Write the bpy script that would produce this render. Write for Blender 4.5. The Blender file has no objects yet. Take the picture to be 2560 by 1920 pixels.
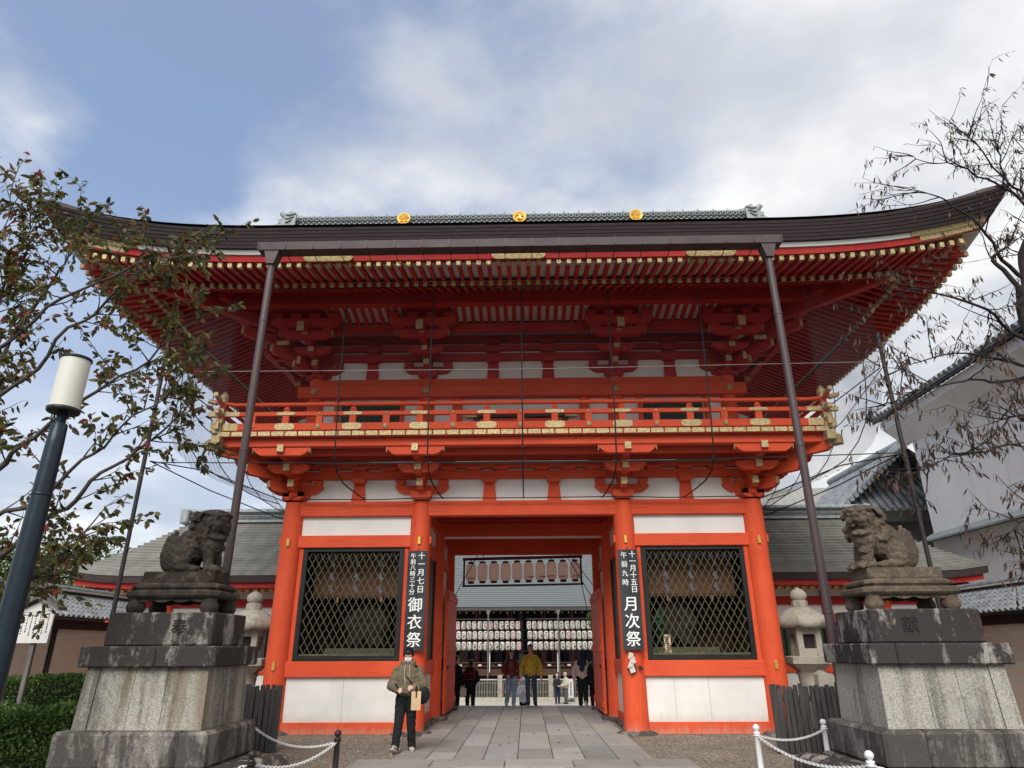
import bpy, bmesh, math, random
import numpy as np
from math import sin, cos, pi, radians as R, sqrt
from mathutils import Vector as V, Matrix, Euler, noise as mn
random.seed(7)
scene = bpy.context.scene
COL = scene.collection

# ------------------------------------------------------------------ camera
def make_camera():
    pit, yaw, rol = R(21.636), R(1.0927), R(-0.23)
    fw = V((-sin(yaw)*cos(pit), cos(yaw)*cos(pit), sin(pit)))
    rt = V((cos(yaw), sin(yaw), 0)); up = rt.cross(fw)
    r2 = rt*cos(rol)+up*sin(rol); u2 = -rt*sin(rol)+up*cos(rol)
    cd = bpy.data.cameras.new('camera'); co = bpy.data.objects.new('camera', cd); COL.objects.link(co)
    cd.sensor_fit = 'HORIZONTAL'; cd.sensor_width = 36; cd.lens = 1669/2560*36
    cd.clip_start = 0.05; cd.clip_end = 3000
    m = Matrix((r2, u2, -fw)).transposed().to_4x4(); m.translation = V((0.08, -16, 1.695))
    co.matrix_world = m
    scene.camera = co
make_camera()

# ------------------------------------------------------------------ sky, sun, exposure
SUN_AZ, SUN_EL = R(190), R(40)      # compass bearing seen from above, +Y = 0, clockwise
def make_world():
    w = bpy.data.worlds.new('World'); scene.world = w; w.use_nodes = True
    nt = w.node_tree; nd, lk = nt.nodes, nt.links; nd.clear()
    out = nd.new('ShaderNodeOutputWorld'); bg = nd.new('ShaderNodeBackground'); bg.inputs[1].default_value = 0.092
    sky = nd.new('ShaderNodeTexSky'); sky.sky_type = 'NISHITA'; sky.sun_disc = False
    sky.sun_elevation = SUN_EL; sky.sun_rotation = SUN_AZ; sky.altitude = 50; sky.air_density = 1.0; sky.dust_density = 1.2; sky.ozone_density = 2.0
    tc = nd.new('ShaderNodeTexCoord'); sep = nd.new('ShaderNodeSeparateXYZ'); lk.new(tc.outputs['Generated'], sep.inputs[0])
    def math_(op, a, b=None):
        n = nd.new('ShaderNodeMath'); n.operation = op
        for i, v in enumerate((a, b)):
            if v is None: continue
            if isinstance(v, (int, float)): n.inputs[i].default_value = v
            else: lk.new(v, n.inputs[i])
        return n.outputs[0]
    zz = math_('ADD', math_('MAXIMUM', sep.outputs[2], 0.0), 0.22)
    cx = math_('DIVIDE', sep.outputs[0], zz); cy = math_('DIVIDE', sep.outputs[1], zz)
    cmb = nd.new('ShaderNodeCombineXYZ'); lk.new(cx, cmb.inputs[0]); lk.new(cy, cmb.inputs[1])
    def noise(sc, det, rough, off, dist=0.0):
        mp = nd.new('ShaderNodeMapping'); mp.inputs['Location'].default_value = off; lk.new(cmb.outputs[0], mp.inputs[0])
        n = nd.new('ShaderNodeTexNoise'); n.inputs['Scale'].default_value = sc; n.inputs['Detail'].default_value = det
        n.inputs['Roughness'].default_value = rough; n.inputs['Distortion'].default_value = dist; lk.new(mp.outputs[0], n.inputs[0]); return n.outputs[0]
    def ramp(x, a, b, ca=(0, 0, 0, 1), cb=(1, 1, 1, 1)):
        r = nd.new('ShaderNodeValToRGB'); r.color_ramp.elements[0].position = a; r.color_ramp.elements[1].position = b
        r.color_ramp.elements[0].color = ca; r.color_ramp.elements[1].color = cb; r.color_ramp.interpolation = 'EASE'; lk.new(x, r.inputs[0]); return r.outputs[0]
    big = noise(0.9, 5, 0.5, (CL[0], CL[1], 0.3), 0.2)
    det = noise(3.0, 8, 0.54, (1.3, 5.2, 2.0), 0.15)
    # cloud cover varies over kilometres: thicker to the east (+X), broken to the west
    bank = math_('MULTIPLY', math_('ADD', sep.outputs[0], 0.12), 0.34)
    cov = math_('ADD', math_('ADD', math_('MULTIPLY', big, 0.58), math_('MULTIPLY', det, 0.66)), bank)
    low = ramp(sep.outputs[2], 0.10, 0.56, (1, 1, 1, 1), (0, 0, 0, 1))
    c = math_('MAXIMUM', ramp(math_('ADD', cov, 0.0), 0.41, 0.70), math_('MULTIPLY', low, 0.82))
    shade = ramp(noise(1.5, 6, 0.52, (7.7, 2.2, 4.0), 0.3), 0.34, 0.68, (2.65, 2.85, 3.25, 1), (5.2, 5.12, 4.95, 1))
    blue = nd.new('ShaderNodeMixRGB'); blue.blend_type = 'MULTIPLY'; blue.inputs[0].default_value = 1; blue.inputs[2].default_value = SKYMUL
    lk.new(sky.outputs[0], blue.inputs[1])
    # thin haze veil over the blue
    veil = nd.new('ShaderNodeMixRGB'); veil.inputs[0].default_value = 0.34; veil.inputs[2].default_value = (2.7, 3.15, 3.95, 1); lk.new(blue.outputs[0], veil.inputs[1])
    mix = nd.new('ShaderNodeMixRGB'); lk.new(c, mix.inputs[0]); lk.new(veil.outputs[0], mix.inputs[1]); lk.new(shade, mix.inputs[2])
    lk.new(mix.outputs[0], bg.inputs[0]); lk.new(bg.outputs[0], out.inputs[0])
CL = (5.6, 1.2); SKYMUL = (0.60, 0.72, 0.84, 1)
make_world()
sl = bpy.data.lights.new('sun', 'SUN'); so = bpy.data.objects.new('sun', sl); COL.objects.link(so)
sl.energy = 1.5; sl.angle = R(38); sl.color = (1.0, 0.955, 0.89)
sd = V((sin(SUN_AZ)*cos(SUN_EL), cos(SUN_AZ)*cos(SUN_EL), sin(SUN_EL)))
so.rotation_euler = (-sd).to_track_quat('-Z', 'Y').to_euler(); so.location = sd*60
vs = scene.view_settings; vs.view_transform = 'Standard'; vs.look = 'None'; vs.exposure = 1.28; vs.gamma = 1.0; vs.use_curve_mapping = False
cy = scene.cycles; cy.max_bounces = 8; cy.diffuse_bounces = 4; cy.transparent_max_bounces = 16; cy.use_denoising = True; cy.sample_clamp_indirect = 8

# ------------------------------------------------------------------ helpers
def link(o, parent=None):
    COL.objects.link(o)
    if parent is not None: o.parent = parent
    return o
def O(name, me, mat=None, parent=None, loc=(0, 0, 0), rot=(0, 0, 0), kind=None):
    o = bpy.data.objects.new(name, me); o.location = loc; o.rotation_euler = rot
    if mat is not None and me is not None and len(me.materials) == 0: me.materials.append(mat)
    link(o, parent)
    if kind: o['kind'] = kind
    return o
def tag(o, label, cat, group=None):
    o['label'] = label; o['category'] = cat
    if group: o['group'] = group
    return o
def thing(name, label, cat, loc=(0, 0, 0), rz=0, group=None):
    o = bpy.data.objects.new(name, None); o.location = loc; o.rotation_euler = (0, 0, rz); o.empty_display_size = .2
    COL.objects.link(o); return tag(o, label, cat, group)
def copy_tree(o, parent=None):
    c = o.copy(); COL.objects.link(c); c.parent = parent
    for ch in list(o.children): copy_tree(ch, c)
    return c
class B:
    """collects shapes; build() makes one mesh"""
    def __init__(s): s.v = []; s.f = []; s.m = []; s.sm = []
    def add(s, vs, fs, mi=0, smooth=False):
        n = len(s.v); s.v += [tuple(a) for a in vs]
        for f in fs: s.f.append([i+n for i in f]); s.m.append(mi); s.sm.append(smooth)
        return s
    def box(s, x0, x1, y0, y1, z0, z1, mi=0, M=None):
        vs = [V((x, y, z)) for z in (z0, z1) for y in (y0, y1) for x in (x0, x1)]
        if M is not None: vs = [M @ v for v in vs]
        return s.add(vs, [(0, 2, 3, 1), (4, 5, 7, 6), (0, 1, 5, 4), (2, 6, 7, 3), (0, 4, 6, 2), (1, 3, 7, 5)], mi)
    def tube(s, pts, rs, n=8, mi=0, cap=True, smooth=True):
        pts = [V(p) for p in pts]
        if not isinstance(rs, (list, tuple)): rs = [rs]*len(pts)
        vs = []; d0 = (pts[1]-pts[0]).normalized(); a = d0.orthogonal().normalized()
        for i, p in enumerate(pts):
            d = (pts[min(i+1, len(pts)-1)]-pts[max(i-1, 0)])
            d = d.normalized() if d.length > 1e-9 else d0
            a = (a-d*a.dot(d))
            a = a.normalized() if a.length > 1e-6 else d.orthogonal().normalized()
            b = d.cross(a)
            for k in range(n): t = 2*pi*k/n; vs.append(p+(a*cos(t)+b*sin(t))*rs[i])
        fs = []
        for i in range(len(pts)-1):
            for k in range(n): k2 = (k+1) % n; fs.append((i*n+k, i*n+k2, (i+1)*n+k2, (i+1)*n+k))
        s.add(vs, fs, mi, smooth)
        if cap:
            s.add([vs[k] for k in range(n)], [tuple(reversed(range(n)))], mi); m = (len(pts)-1)*n
            s.add([vs[m+k] for k in range(n)], [tuple(range(n))], mi)
        return s
    def lathe(s, prof, n=16, c=(0, 0, 0), mi=0, smooth=True, rot=0, sq=None):
        vs = []
        for r, z in prof:
            for k in range(n):
                t = 2*pi*(k+.5)/n+rot; vs.append((c[0]+r*cos(t), c[1]+r*sin(t), c[2]+z))
        fs = []
        for i in range(len(prof)-1):
            for k in range(n): k2 = (k+1) % n; fs.append((i*n+k, i*n+k2, (i+1)*n+k2, (i+1)*n+k))
        s.add(vs, fs, mi, smooth)
        s.add(vs[:n], [tuple(reversed(range(n)))], mi); s.add(vs[-n:], [tuple(range(n))], mi)
        return s
    def prism(s, poly, axis, a, b, mi=0):
        """poly in 2-D extruded along an axis (x,y or z) from a to b"""
        def P(q, t): return {'x': (t, q[0], q[1]), 'y': (q[0], t, q[1]), 'z': (q[0], q[1], t)}[axis]
        n = len(poly); vs = [P(q, a) for q in poly]+[P(q, b) for q in poly]
        fs = [tuple(range(n)), tuple(reversed(range(n, 2*n)))]+[(i, i+n, (i+1) % n+n, (i+1) % n) for i in range(n)]
        return s.add(vs, fs, mi)
    def grid(s, rows, mi=0, smooth=False, closed=False):
        n = len(rows[0]); vs = [p for r in rows for p in r]; fs = []
        for i in range(len(rows)-1):
            for k in range(n if closed else n-1): k2 = (k+1) % n; fs.append((i*n+k, i*n+k2, (i+1)*n+k2, (i+1)*n+k))
        return s.add(vs, fs, mi, smooth)
    def mesh(s, name, *mats, fix=True):
        me = bpy.data.meshes.new(name); me.from_pydata(s.v, [], s.f)
        for m in mats: me.materials.append(m)
        me.polygons.foreach_set('material_index', s.m); me.polygons.foreach_set('use_smooth', s.sm)
        if fix:
            bm = bmesh.new(); bm.from_mesh(me); bmesh.ops.recalc_face_normals(bm, faces=bm.faces); bm.to_mesh(me); bm.free()
        me.update(); return me
    def build(s, name, mat, parent=None, loc=(0, 0, 0), rot=(0, 0, 0), kind=None, fix=True):
        mats = mat if isinstance(mat, (list, tuple)) else [mat]
        return O(name, s.mesh(name, *mats, fix=fix), None, parent, loc, rot, kind)
_bc = {}
def boxmesh(sx, sy, sz, bev, mat):
    key = (round(sx, 3), round(sy, 3), round(sz, 3), bev, mat.name)
    if key not in _bc:
        bm = bmesh.new(); bmesh.ops.create_cube(bm, size=1, matrix=Matrix.Diagonal((sx, sy, sz, 1)))
        if bev: bmesh.ops.bevel(bm, geom=list(bm.edges), offset=min(bev, .45*min(sx, sy, sz)), segments=1, affect='EDGES', profile=.5)
        me = bpy.data.meshes.new('block'); bm.to_mesh(me); bm.free(); me.materials.append(mat); _bc[key] = me
    return _bc[key]
def bx(name, x0, x1, y0, y1, z0, z1, mat, parent=None, bev=.008, rot=(0, 0, 0)):
    return O(name, boxmesh(abs(x1-x0), abs(y1-y0), abs(z1-z0), bev, mat), None, parent, ((x0+x1)/2, (y0+y1)/2, (z0+z1)/2), rot)
def bar(name, p, q, w, h, mat, parent=None, bev=.006):
    """straight square timber between two points"""
    p, q = V(p), V(q); d = q-p; o = O(name, boxmesh(w, d.length, h, bev, mat), None, parent, (p+q)/2)
    o.rotation_euler = d.to_track_quat('Y', 'Z').to_euler(); return o
def rod(name, pts, r, mat, parent=None, n=6):
    return B().tube(pts, r, n).build(name, mat, parent, fix=False)
def cat_(p, q, sag, n=14):
    p, q = V(p), V(q); return [p.lerp(q, i/n)-V((0, 0, sag*4*(i/n)*(1-i/n))) for i in range(n+1)]
_tx = {}
def text_mesh(body, size, mat, extrude=.002, lead=1.0, align='CENTER'):
    key = (body, size, mat.name)
    if key in _tx: return _tx[key]
    cu = bpy.data.curves.new('t', 'FONT'); cu.body = body; cu.size = size; cu.extrude = extrude; cu.align_x = align; cu.align_y = 'TOP'; cu.space_line = lead
    cu.resolution_u = 3
    o = bpy.data.objects.new('t', cu); COL.objects.link(o); dg = bpy.context.evaluated_depsgraph_get()
    me = bpy.data.meshes.new_from_object(o.evaluated_get(dg)); bpy.data.objects.remove(o); bpy.data.curves.remove(cu)
        # brush weight: the glyph struck three times, a hair apart
    bm = bmesh.new()
    for k, (dx, dy) in enumerate(((0, 0), (.016, .005), (-.014, -.006))):
        n0 = len(bm.verts); bm.from_mesh(me); bm.verts.ensure_lookup_table()
        for v in bm.verts[n0:]: v.co += V((dx*size, dy*size, .0007*k))
    bm.to_mesh(me); bm.free()
    me.materials.clear(); me.materials.append(mat); _tx[key] = me; return me
_sph = {}
def sph(sub):
    if sub not in _sph:
        bm = bmesh.new(); bmesh.ops.create_icosphere(bm, subdivisions=sub, radius=1)
        _sph[sub] = (np.array([v.co[:] for v in bm.verts]), np.array([[v.index for v in f.verts] for f in bm.faces])); bm.free()
    return _sph[sub]
def blob(prims, mats, voxel=.02, smooth=2, disp=0, dscale=10, name='body', ztop=None, aniso=1):
    """one continuous surface over ellipsoids ('e',centre,radii,rot,mi) and tapered limbs ('c',p,q,rp,rq,mi)"""
    vs, fs, n = [], [], 0
    def push(v, f):
        nonlocal n
        vs.append(v); fs.append(f+n); n += len(v)
    for p in prims:
        if p[0] == 'e':
            v, f = sph(3); Rm = np.array(Euler(p[3]).to_matrix()); push((v*np.array(p[2])) @ Rm.T+np.array(p[1]), f)
        else:
            a, b, ra, rb = np.array(p[1], float), np.array(p[2], float), p[3], p[4]
            v, f = sph(2); push(v*ra+a, f); push(v*rb+b, f)
            d = b-a; d = d/max(np.linalg.norm(d), 1e-9); u = np.cross(d, (0, 0, 1) if abs(d[2]) < .9 else (1, 0, 0)); u /= np.linalg.norm(u); w = np.cross(d, u)
            th = np.arange(14)*2*pi/14; ring = np.outer(np.cos(th), u)+np.outer(np.sin(th), w)
            v = np.vstack([a+ring*ra, b+ring*rb, a[None], b[None]]); i = np.arange(14); j = (i+1) % 14
            push(v, np.vstack([np.c_[i, j, j+14], np.c_[i, j+14, i+14], np.c_[j, i, np.full(14, 28)], np.c_[i+14, j+14, np.full(14, 29)]]))
    v = np.vstack(vs); f = np.vstack(fs); me = bpy.data.meshes.new(name)
    me.vertices.add(len(v)); me.vertices.foreach_set('co', v.ravel()); me.loops.add(f.size); me.loops.foreach_set('vertex_index', f.ravel())
    me.polygons.add(len(f)); me.polygons.foreach_set('loop_start', np.arange(0, f.size, 3)); me.update(calc_edges=True)
    o = bpy.data.objects.new(name, me); COL.objects.link(o)
    m = o.modifiers.new('r', 'REMESH'); m.mode = 'VOXEL'; m.voxel_size = voxel
    if smooth: sm = o.modifiers.new('s', 'SMOOTH'); sm.factor = .5; sm.iterations = smooth
    dg = bpy.context.evaluated_depsgraph_get(); r = bpy.data.meshes.new_from_object(o.evaluated_get(dg))
    bpy.data.objects.remove(o); bpy.data.meshes.remove(me); r.name = name
    if disp:
        nv = len(r.vertices); co = np.empty(nv*3); r.vertices.foreach_get('co', co); no = np.empty(nv*3); r.vertex_normals.foreach_get('vector', no)
        co = co.reshape(-1, 3); no = no.reshape(-1, 3)
        an = V((1, 1, aniso)); dd = np.array([0. if ztop and c[2] > ztop else mn.noise(V(c)*an*dscale)+.6*mn.noise(V(c)*an*dscale*2.3) for c in co]); r.vertices.foreach_set('co', (co+no*(dd*disp)[:, None]).ravel())
    r.materials.clear()
    for x in mats: r.materials.append(x)
    if len(mats) > 1:
        npoly = len(r.polygons); C = np.empty(npoly*3); r.polygons.foreach_get('center', C); C = C.reshape(-1, 3); best = np.full(npoly, 9.); bi = np.zeros(npoly, int)
        for p in prims:
            if p[0] == 'e':
                Rm = np.array(Euler(p[3]).to_matrix()); d = (np.linalg.norm(((C-np.array(p[1])) @ Rm)/np.array(p[2]), axis=1)-1)*min(p[2]); k = p[4]
            else:
                a, b, ra, rb, k = np.array(p[1], float), np.array(p[2], float), p[3], p[4], p[5]; ab = b-a
                t = np.clip((C-a) @ ab/max(ab @ ab, 1e-9), 0, 1); d = np.linalg.norm(C-a-t[:, None]*ab, axis=1)-(ra+(rb-ra)*t)
            w = d < best; best[w] = d[w]; bi[w] = k
        r.polygons.foreach_set('material_index', bi.astype('i'))
    r.polygons.foreach_set('use_smooth', [True]*len(r.polygons)); r.update(); return r

# ------------------------------------------------------------------ materials
_mats = {}
class N:
    def __init__(s, name):
        s.m = bpy.data.materials.new(name); s.m.use_nodes = True; s.nt = s.m.node_tree; s.nd, s.lk = s.nt.nodes, s.nt.links
        s.b = s.nd['Principled BSDF']; s.pos = s.nd.new('ShaderNodeNewGeometry').outputs['Position']; s.b.inputs['Specular IOR Level'].default_value = .3
    def map(s, sc=(1, 1, 1), src=None, loc=(0, 0, 0)):
        n = s.nd.new('ShaderNodeMapping'); n.inputs['Scale'].default_value = sc; n.inputs['Location'].default_value = loc; s.lk.new(src or s.pos, n.inputs[0]); return n.outputs[0]
    def noise(s, sc, det=4, rough=.55, vec=None, dist=0):
        n = s.nd.new('ShaderNodeTexNoise'); n.inputs['Scale'].default_value = sc; n.inputs['Detail'].default_value = det; n.inputs['Roughness'].default_value = rough
        n.inputs['Distortion'].default_value = dist; s.lk.new(vec or s.pos, n.inputs[0]); return n.outputs[0]
    def ramp(s, x, stops, interp='LINEAR'):
        r = s.nd.new('ShaderNodeValToRGB'); e = r.color_ramp.elements; r.color_ramp.interpolation = interp
        while len(e) < len(stops): e.new(.5)
        for el, (p, c) in zip(e, stops): el.position = p; el.color = (c, c, c, 1) if isinstance(c, (int, float)) else (*c, 1)
        s.lk.new(x, r.inputs[0]); return r.outputs[0]
    def mix(s, f, a, b, mode='MIX'):
        n = s.nd.new('ShaderNodeMixRGB'); n.blend_type = mode
        for i, v in enumerate((f, a, b)):
            if isinstance(v, (int, float)): n.inputs[i].default_value = v if i == 0 else (v, v, v, 1)
            elif isinstance(v, tuple): n.inputs[i].default_value = (*v, 1)
            else: s.lk.new(v, n.inputs[i])
        return n.outputs[0]
    def math(s, op, a, b=0.0):
        n = s.nd.new('ShaderNodeMath'); n.operation = op
        for i, v in enumerate((a, b)):
            if isinstance(v, (int, float)): n.inputs[i].default_value = v
            else: s.lk.new(v, n.inputs[i])
        return n.outputs[0]
    def rnd(s): return s.nd.new('ShaderNodeObjectInfo').outputs['Random']
    def island(s):
        return s.nd.new('ShaderNodeNewGeometry').outputs['Random Per Island']
    def obj(s): return s.nd.new('ShaderNodeTexCoord').outputs['Object']
    def bump(s, h, st=.2, d=.01):
        n = s.nd.new('ShaderNodeBump'); n.inputs['Strength'].default_value = st; n.inputs['Distance'].default_value = d; s.lk.new(h, n.inputs['Height']); s.lk.new(n.outputs[0], s.b.inputs['Normal'])
    def out(s, col, rough=.6, metal=0.0, spec=None):
        for k, v in (('Base Color', col), ('Roughness', rough), ('Metallic', metal)):
            if isinstance(v, (int, float)): s.b.inputs[k].default_value = v
            elif isinstance(v, tuple): s.b.inputs[k].default_value = (*v, 1)
            else: s.lk.new(v, s.b.inputs[k])
        if spec is not None: s.b.inputs['Specular IOR Level'].default_value = spec
        return s.m
def simple(name, c, c2=None, rough=.6, metal=0, sc=3, stretch=(1, 1, 1), bs=40, bst=.15, var=.12, spec=None, lo=.35, hi=.65):
    n = N(name); v = n.map(stretch); a = n.noise(sc, 5, .6, v)
    c2 = c2 or tuple(x*.72 for x in c)
    col = n.mix(n.ramp(a, [(lo, 0), (hi, 1)]), c2, c)
    col = n.mix(n.math('MULTIPLY', n.rnd(), var), col, tuple(x*.45 for x in c))
    h = n.noise(bs, 3, .6, v); n.bump(h, bst, .01)
    return n.out(col, n.ramp(h, [(0, rough*.85), (1, min(1, rough*1.15))]), metal, spec)
def vermilion(name, c, c2, vertical=False):
    """painted timber: faint long grain, small cracks, slight fading"""
    n = N(name); st = (9, 9, .7) if vertical else (.7, 9, 9)
    g = n.noise(3.0, 6, .62, n.map(st), .3); big = n.noise(.9, 4, .6); ck = n.noise(2.2, 8, .7, n.map((16, 16, .35) if vertical else (.35, 16, 16)), .2)
    col = n.mix(n.ramp(big, [(.3, 0), (.7, 1)]), c2, c)
    col = n.mix(n.ramp(n.noise(.45, 3, .6, n.map((1, 1, .5))), [(.45, 0), (.75, .3)]), col, (.74, .125, .05))      # sun-faded paint
    col = n.mix(n.ramp(g, [(.30, .5), (.46, 0), (1, 0)]), col, tuple(x*.5 for x in c2))
    col = n.mix(n.ramp(ck, [(.27, .8), (.335, 0), (1, 0)]), col, (.10, .012, .008))                              # drying cracks
    col = n.mix(n.ramp(n.noise(55, 3, .6), [(.40, .12), (.6, 0)]), col, (.8, .32, .2))
    sp = n.nd.new('ShaderNodeSeparateXYZ'); n.lk.new(n.pos, sp.inputs[0])
    low = n.ramp(n.math('ADD', sp.outputs[2], n.math('MULTIPLY', n.math('SUBTRACT', n.noise(9, 4, .7, n.map((1.5, 1.5, .3))), .5), .5)), [(.04, .55), (.11, .15), (.26, 0)])
    col = n.mix(low, col, (.50, .30, .22))                                                                       # splash and scuffs at the foot
    col = n.mix(n.math('MULTIPLY', n.rnd(), .16), col, tuple(x*.55 for x in c2))
    n.bump(n.math('ADD', g, n.math('MULTIPLY', n.ramp(ck, [(.26, 0), (.34, 1)]), .6)), .3, .008); return n.out(col, n.ramp(g, [(0, .75), (1, .55)]), 0, .22)
RED = vermilion('vermilion_paint', (.72, .084, .023), (.60, .055, .015))
REDV = vermilion('vermilion_column_paint', (.73, .088, .024), (.61, .058, .016), True)
REDD = vermilion('shaded_crimson_eave_paint', (.45, .0125, .020), (.36, .009, .016))  # crimson copy of the vermilion, with the deep eave shade put into the colour
WHITE = simple('white_plaster', (.78, .76, .72), (.70, .68, .63), .85, sc=1.2, bs=60, bst=.05, var=.04)
def board():
    n = N('white_painted_board'); col = n.mix(n.ramp(n.noise(1.2, 5, .6), [(.3, 0), (.7, 1)]), (.66, .645, .60), (.78, .765, .72))
    col = n.mix(n.ramp(n.noise(3.0, 6, .65, n.map((3, 3, .25)), .3), [(.55, 0), (.75, .38)]), col, (.46, .43, .37))
    col = n.mix(n.ramp(n.noise(18, 4, .7), [(.68, 0), (.74, .5)]), col, (.25, .22, .19))
    sp = n.nd.new('ShaderNodeSeparateXYZ'); n.lk.new(n.pos, sp.inputs[0]); low = n.ramp(n.math('ADD', sp.outputs[2], n.math('MULTIPLY', n.noise(6, 4, .7), .25)), [(.33, .5), (.55, 0)])
    col = n.mix(low, col, (.42, .37, .30)); n.bump(n.noise(30, 3), .05); return n.out(col, .7)
WPANEL = board()
GOLD = simple('gilt_metal', (.64, .50, .26), (.25, .18, .08), .5, .4, sc=30, bs=60, bst=.5, var=.3, lo=.34, hi=.56)
GOLDP = simple('gold_leaf_paint', (.80, .50, .11), (.50, .28, .05), .42, .5, sc=30, bs=45, bst=.4, var=.15)
BARK = simple('cypress_bark_thatch', (.075, .056, .055), (.042, .031, .031), .9, sc=5, stretch=(.6, .6, 14), bs=60, bst=.4)
GUT = simple('brown_copper_gutter', (.088, .067, .066), (.066, .05, .05), .55, .1, sc=2, bs=20, bst=.05)
PIPE = simple('brown_painted_pipe', (.10, .07, .07), (.07, .05, .05), .45, .1, sc=1.5, stretch=(1, 1, .25), bst=.03)
POLE = simple('dark_steel_pole', (.05, .045, .045), (.035, .03, .03), .5, .3)
BLACK = simple('black_lacquer', (.012, .014, .015), (.02, .022, .02), .4)
OLIVE = simple('olive_lattice_paint', (.115, .105, .06), (.07, .066, .036), .6, sc=8)
GREEN = simple('green_window_bars', (.018, .085, .045), (.01, .05, .03), .6)
TILE = simple('grey_roof_tile', (.27, .285, .30), (.13, .14, .148), .42, sc=4, var=.3, bs=30)
TILEG = simple('ridge_tile_grey_green', (.36, .39, .385), (.22, .25, .25), .55, sc=6, var=.15)
TILED = simple('dark_ridge_tile', (.05, .055, .06), (.025, .03, .032), .6, sc=8)
SHING = simple('grey_bark_shingle', (.34, .335, .30), (.24, .236, .215), .85, sc=1.6, stretch=(2.2, .5, .5), bs=35, bst=.3, var=.45)
SHINGB = simple('pale_grey_shingle', (.34, .36, .36), (.25, .27, .27), .85, sc=3)
WOODD = simple('dark_weathered_wood', (.085, .078, .07), (.045, .042, .04), .8, sc=4, stretch=(6, 6, .5), bs=30, bst=.4, var=.35)
WOODG = simple('grey_weathered_wood', (.20, .185, .165), (.12, .11, .10), .85, sc=4, stretch=(6, 6, .5), var=.3)
BROWN = simple('brown_wood', (.10, .05, .028), (.06, .03, .018), .6, sc=3)
BLIND = simple('bamboo_blind', (.17, .08, .04), (.11, .05, .026), .7, sc=3, stretch=(1, 1, 30), bs=10, bst=.3)
TAN = simple('tan_clay_plaster', (.82, .69, .55), (.75, .62, .485), .9, sc=1.2)
CREAM = simple('cream_wall_line', (.88, .84, .76), None, .8)
def kura_plaster():
    n = N('storehouse_plaster'); col = n.mix(n.ramp(n.noise(.5, 5, .6), [(.3, 0), (.7, 1)]), (.76, .74, .725), (.85, .835, .82))
    col = n.mix(n.ramp(n.noise(1.3, 7, .65, n.map((2, 2, .12)), .3), [(.52, 0), (.74, .4)]), col, (.48, .45, .42))
    col = n.mix(n.ramp(n.noise(.8, 9, .75, None, 1.5), [(.485, 0), (.5, .3), (.515, 0)]), col, (.5, .47, .44)); n.bump(n.noise(8, 4), .06); return n.out(col, .9)
KURA = kura_plaster()
LGRAN = None
def granite(name, c, c2, sc=70, dark=.0, stain=(.02, .017, .015), st=(1, 1, .3), rust=0.0, lo=.45, hi=.6):
    n = N(name); s1 = n.noise(sc, 3, .7); col = n.mix(n.ramp(s1, [(.36, 0), (.62, 1)]), c2, c)
    col = n.mix(n.ramp(n.noise(1.4, 4, .6), [(.3, .3), (.7, 0)]), col, tuple(x*.5 for x in c))
    if rust:
        col = n.mix(n.ramp(n.noise(1.9, 4, .6, n.map((1.6, 1.6, .22), loc=(3, 1, 0))), [(.52, 0), (.68, rust)]), col, (.16, .105, .05))
    if dark:
        a = n.noise(2.2, 8, .68, n.map(st), .6); b = n.noise(13, 5, .7)
        f = n.ramp(n.math('ADD', a, n.math('MULTIPLY', n.math('SUBTRACT', b, .5), .28)), [(lo, dark), (hi, 0)])
        col = n.mix(f, col, n.mix(n.noise(30, 3, .6), tuple(x*.7 for x in stain), tuple(x*2.2 for x in stain)))
    col = n.mix(n.math('MULTIPLY', n.rnd(), .14), col, (.12, .11, .10))
    n.bump(n.noise(sc*.7, 4, .65), .35, .012); return n.out(col, .85, 0, .2)
GRAN = granite('speckled_granite', (.52, .495, .425), (.20, .188, .158), 60, .6, rust=.62, st=(1.6, 1.6, .14), lo=.38, hi=.52)
GRAND = granite('black_stained_granite', (.42, .385, .335), (.20, .18, .16), 55, .96, (.021, .0175, .0168), (1.4, 1.4, .4), lo=.525, hi=.63)
GRANM = granite('half_stained_granite', (.36, .335, .29), (.17, .155, .135), 55, .9, (.035, .029, .027), (1.3, 1.3, .35), lo=.48, hi=.64)
GRANL = granite('pale_lantern_granite', (.50, .455, .37), (.33, .295, .24), 50, .55, (.09, .08, .06), (1, 1, 1), lo=.34, hi=.5)
LION1 = granite('blackened_lion_stone', (.14, .11, .082), (.065, .052, .04), 26, .85, (.018, .015, .012), (1.5, 1.5, 1.5), lo=.46, hi=.62)
LION2 = granite('brown_lion_stone', (.20, .15, .10), (.10, .074, .05), 26, .75, (.04, .03, .022), (1.5, 1.5, 1.5), lo=.42, hi=.58)
def path_stone():
    n = N('grey_paving_stone'); v = n.map((1, 1, 1)); a = n.noise(1.1, 5, .6)
    col = n.mix(n.ramp(a, [(.3, 0), (.7, 1)]), (.30, .288, .262), (.41, .395, .365))
    col = n.mix(n.math('MULTIPLY', n.rnd(), .55), col, (.43, .39, .325))
    col = n.mix(n.ramp(n.noise(90, 2, .7), [(.4, .35), (.6, 0)]), col, (.19, .182, .168))
    col = n.mix(n.ramp(n.noise(2.6, 6, .7, None, .5), [(.3, .5), (.45, 0)]), col, (.17, .155, .14))
    col = n.mix(1, col, n.ramp(n.math('FRACT', n.math('MULTIPLY', n.rnd(), 7.31)), [(0, .74), (1, 1.12)]), 'MULTIPLY')
    n.bump(n.noise(40, 4, .65), .25, .006); return n.out(col, n.ramp(a, [(.3, .55), (.7, .8)]), 0, .35)
PAVE = path_stone()
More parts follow.
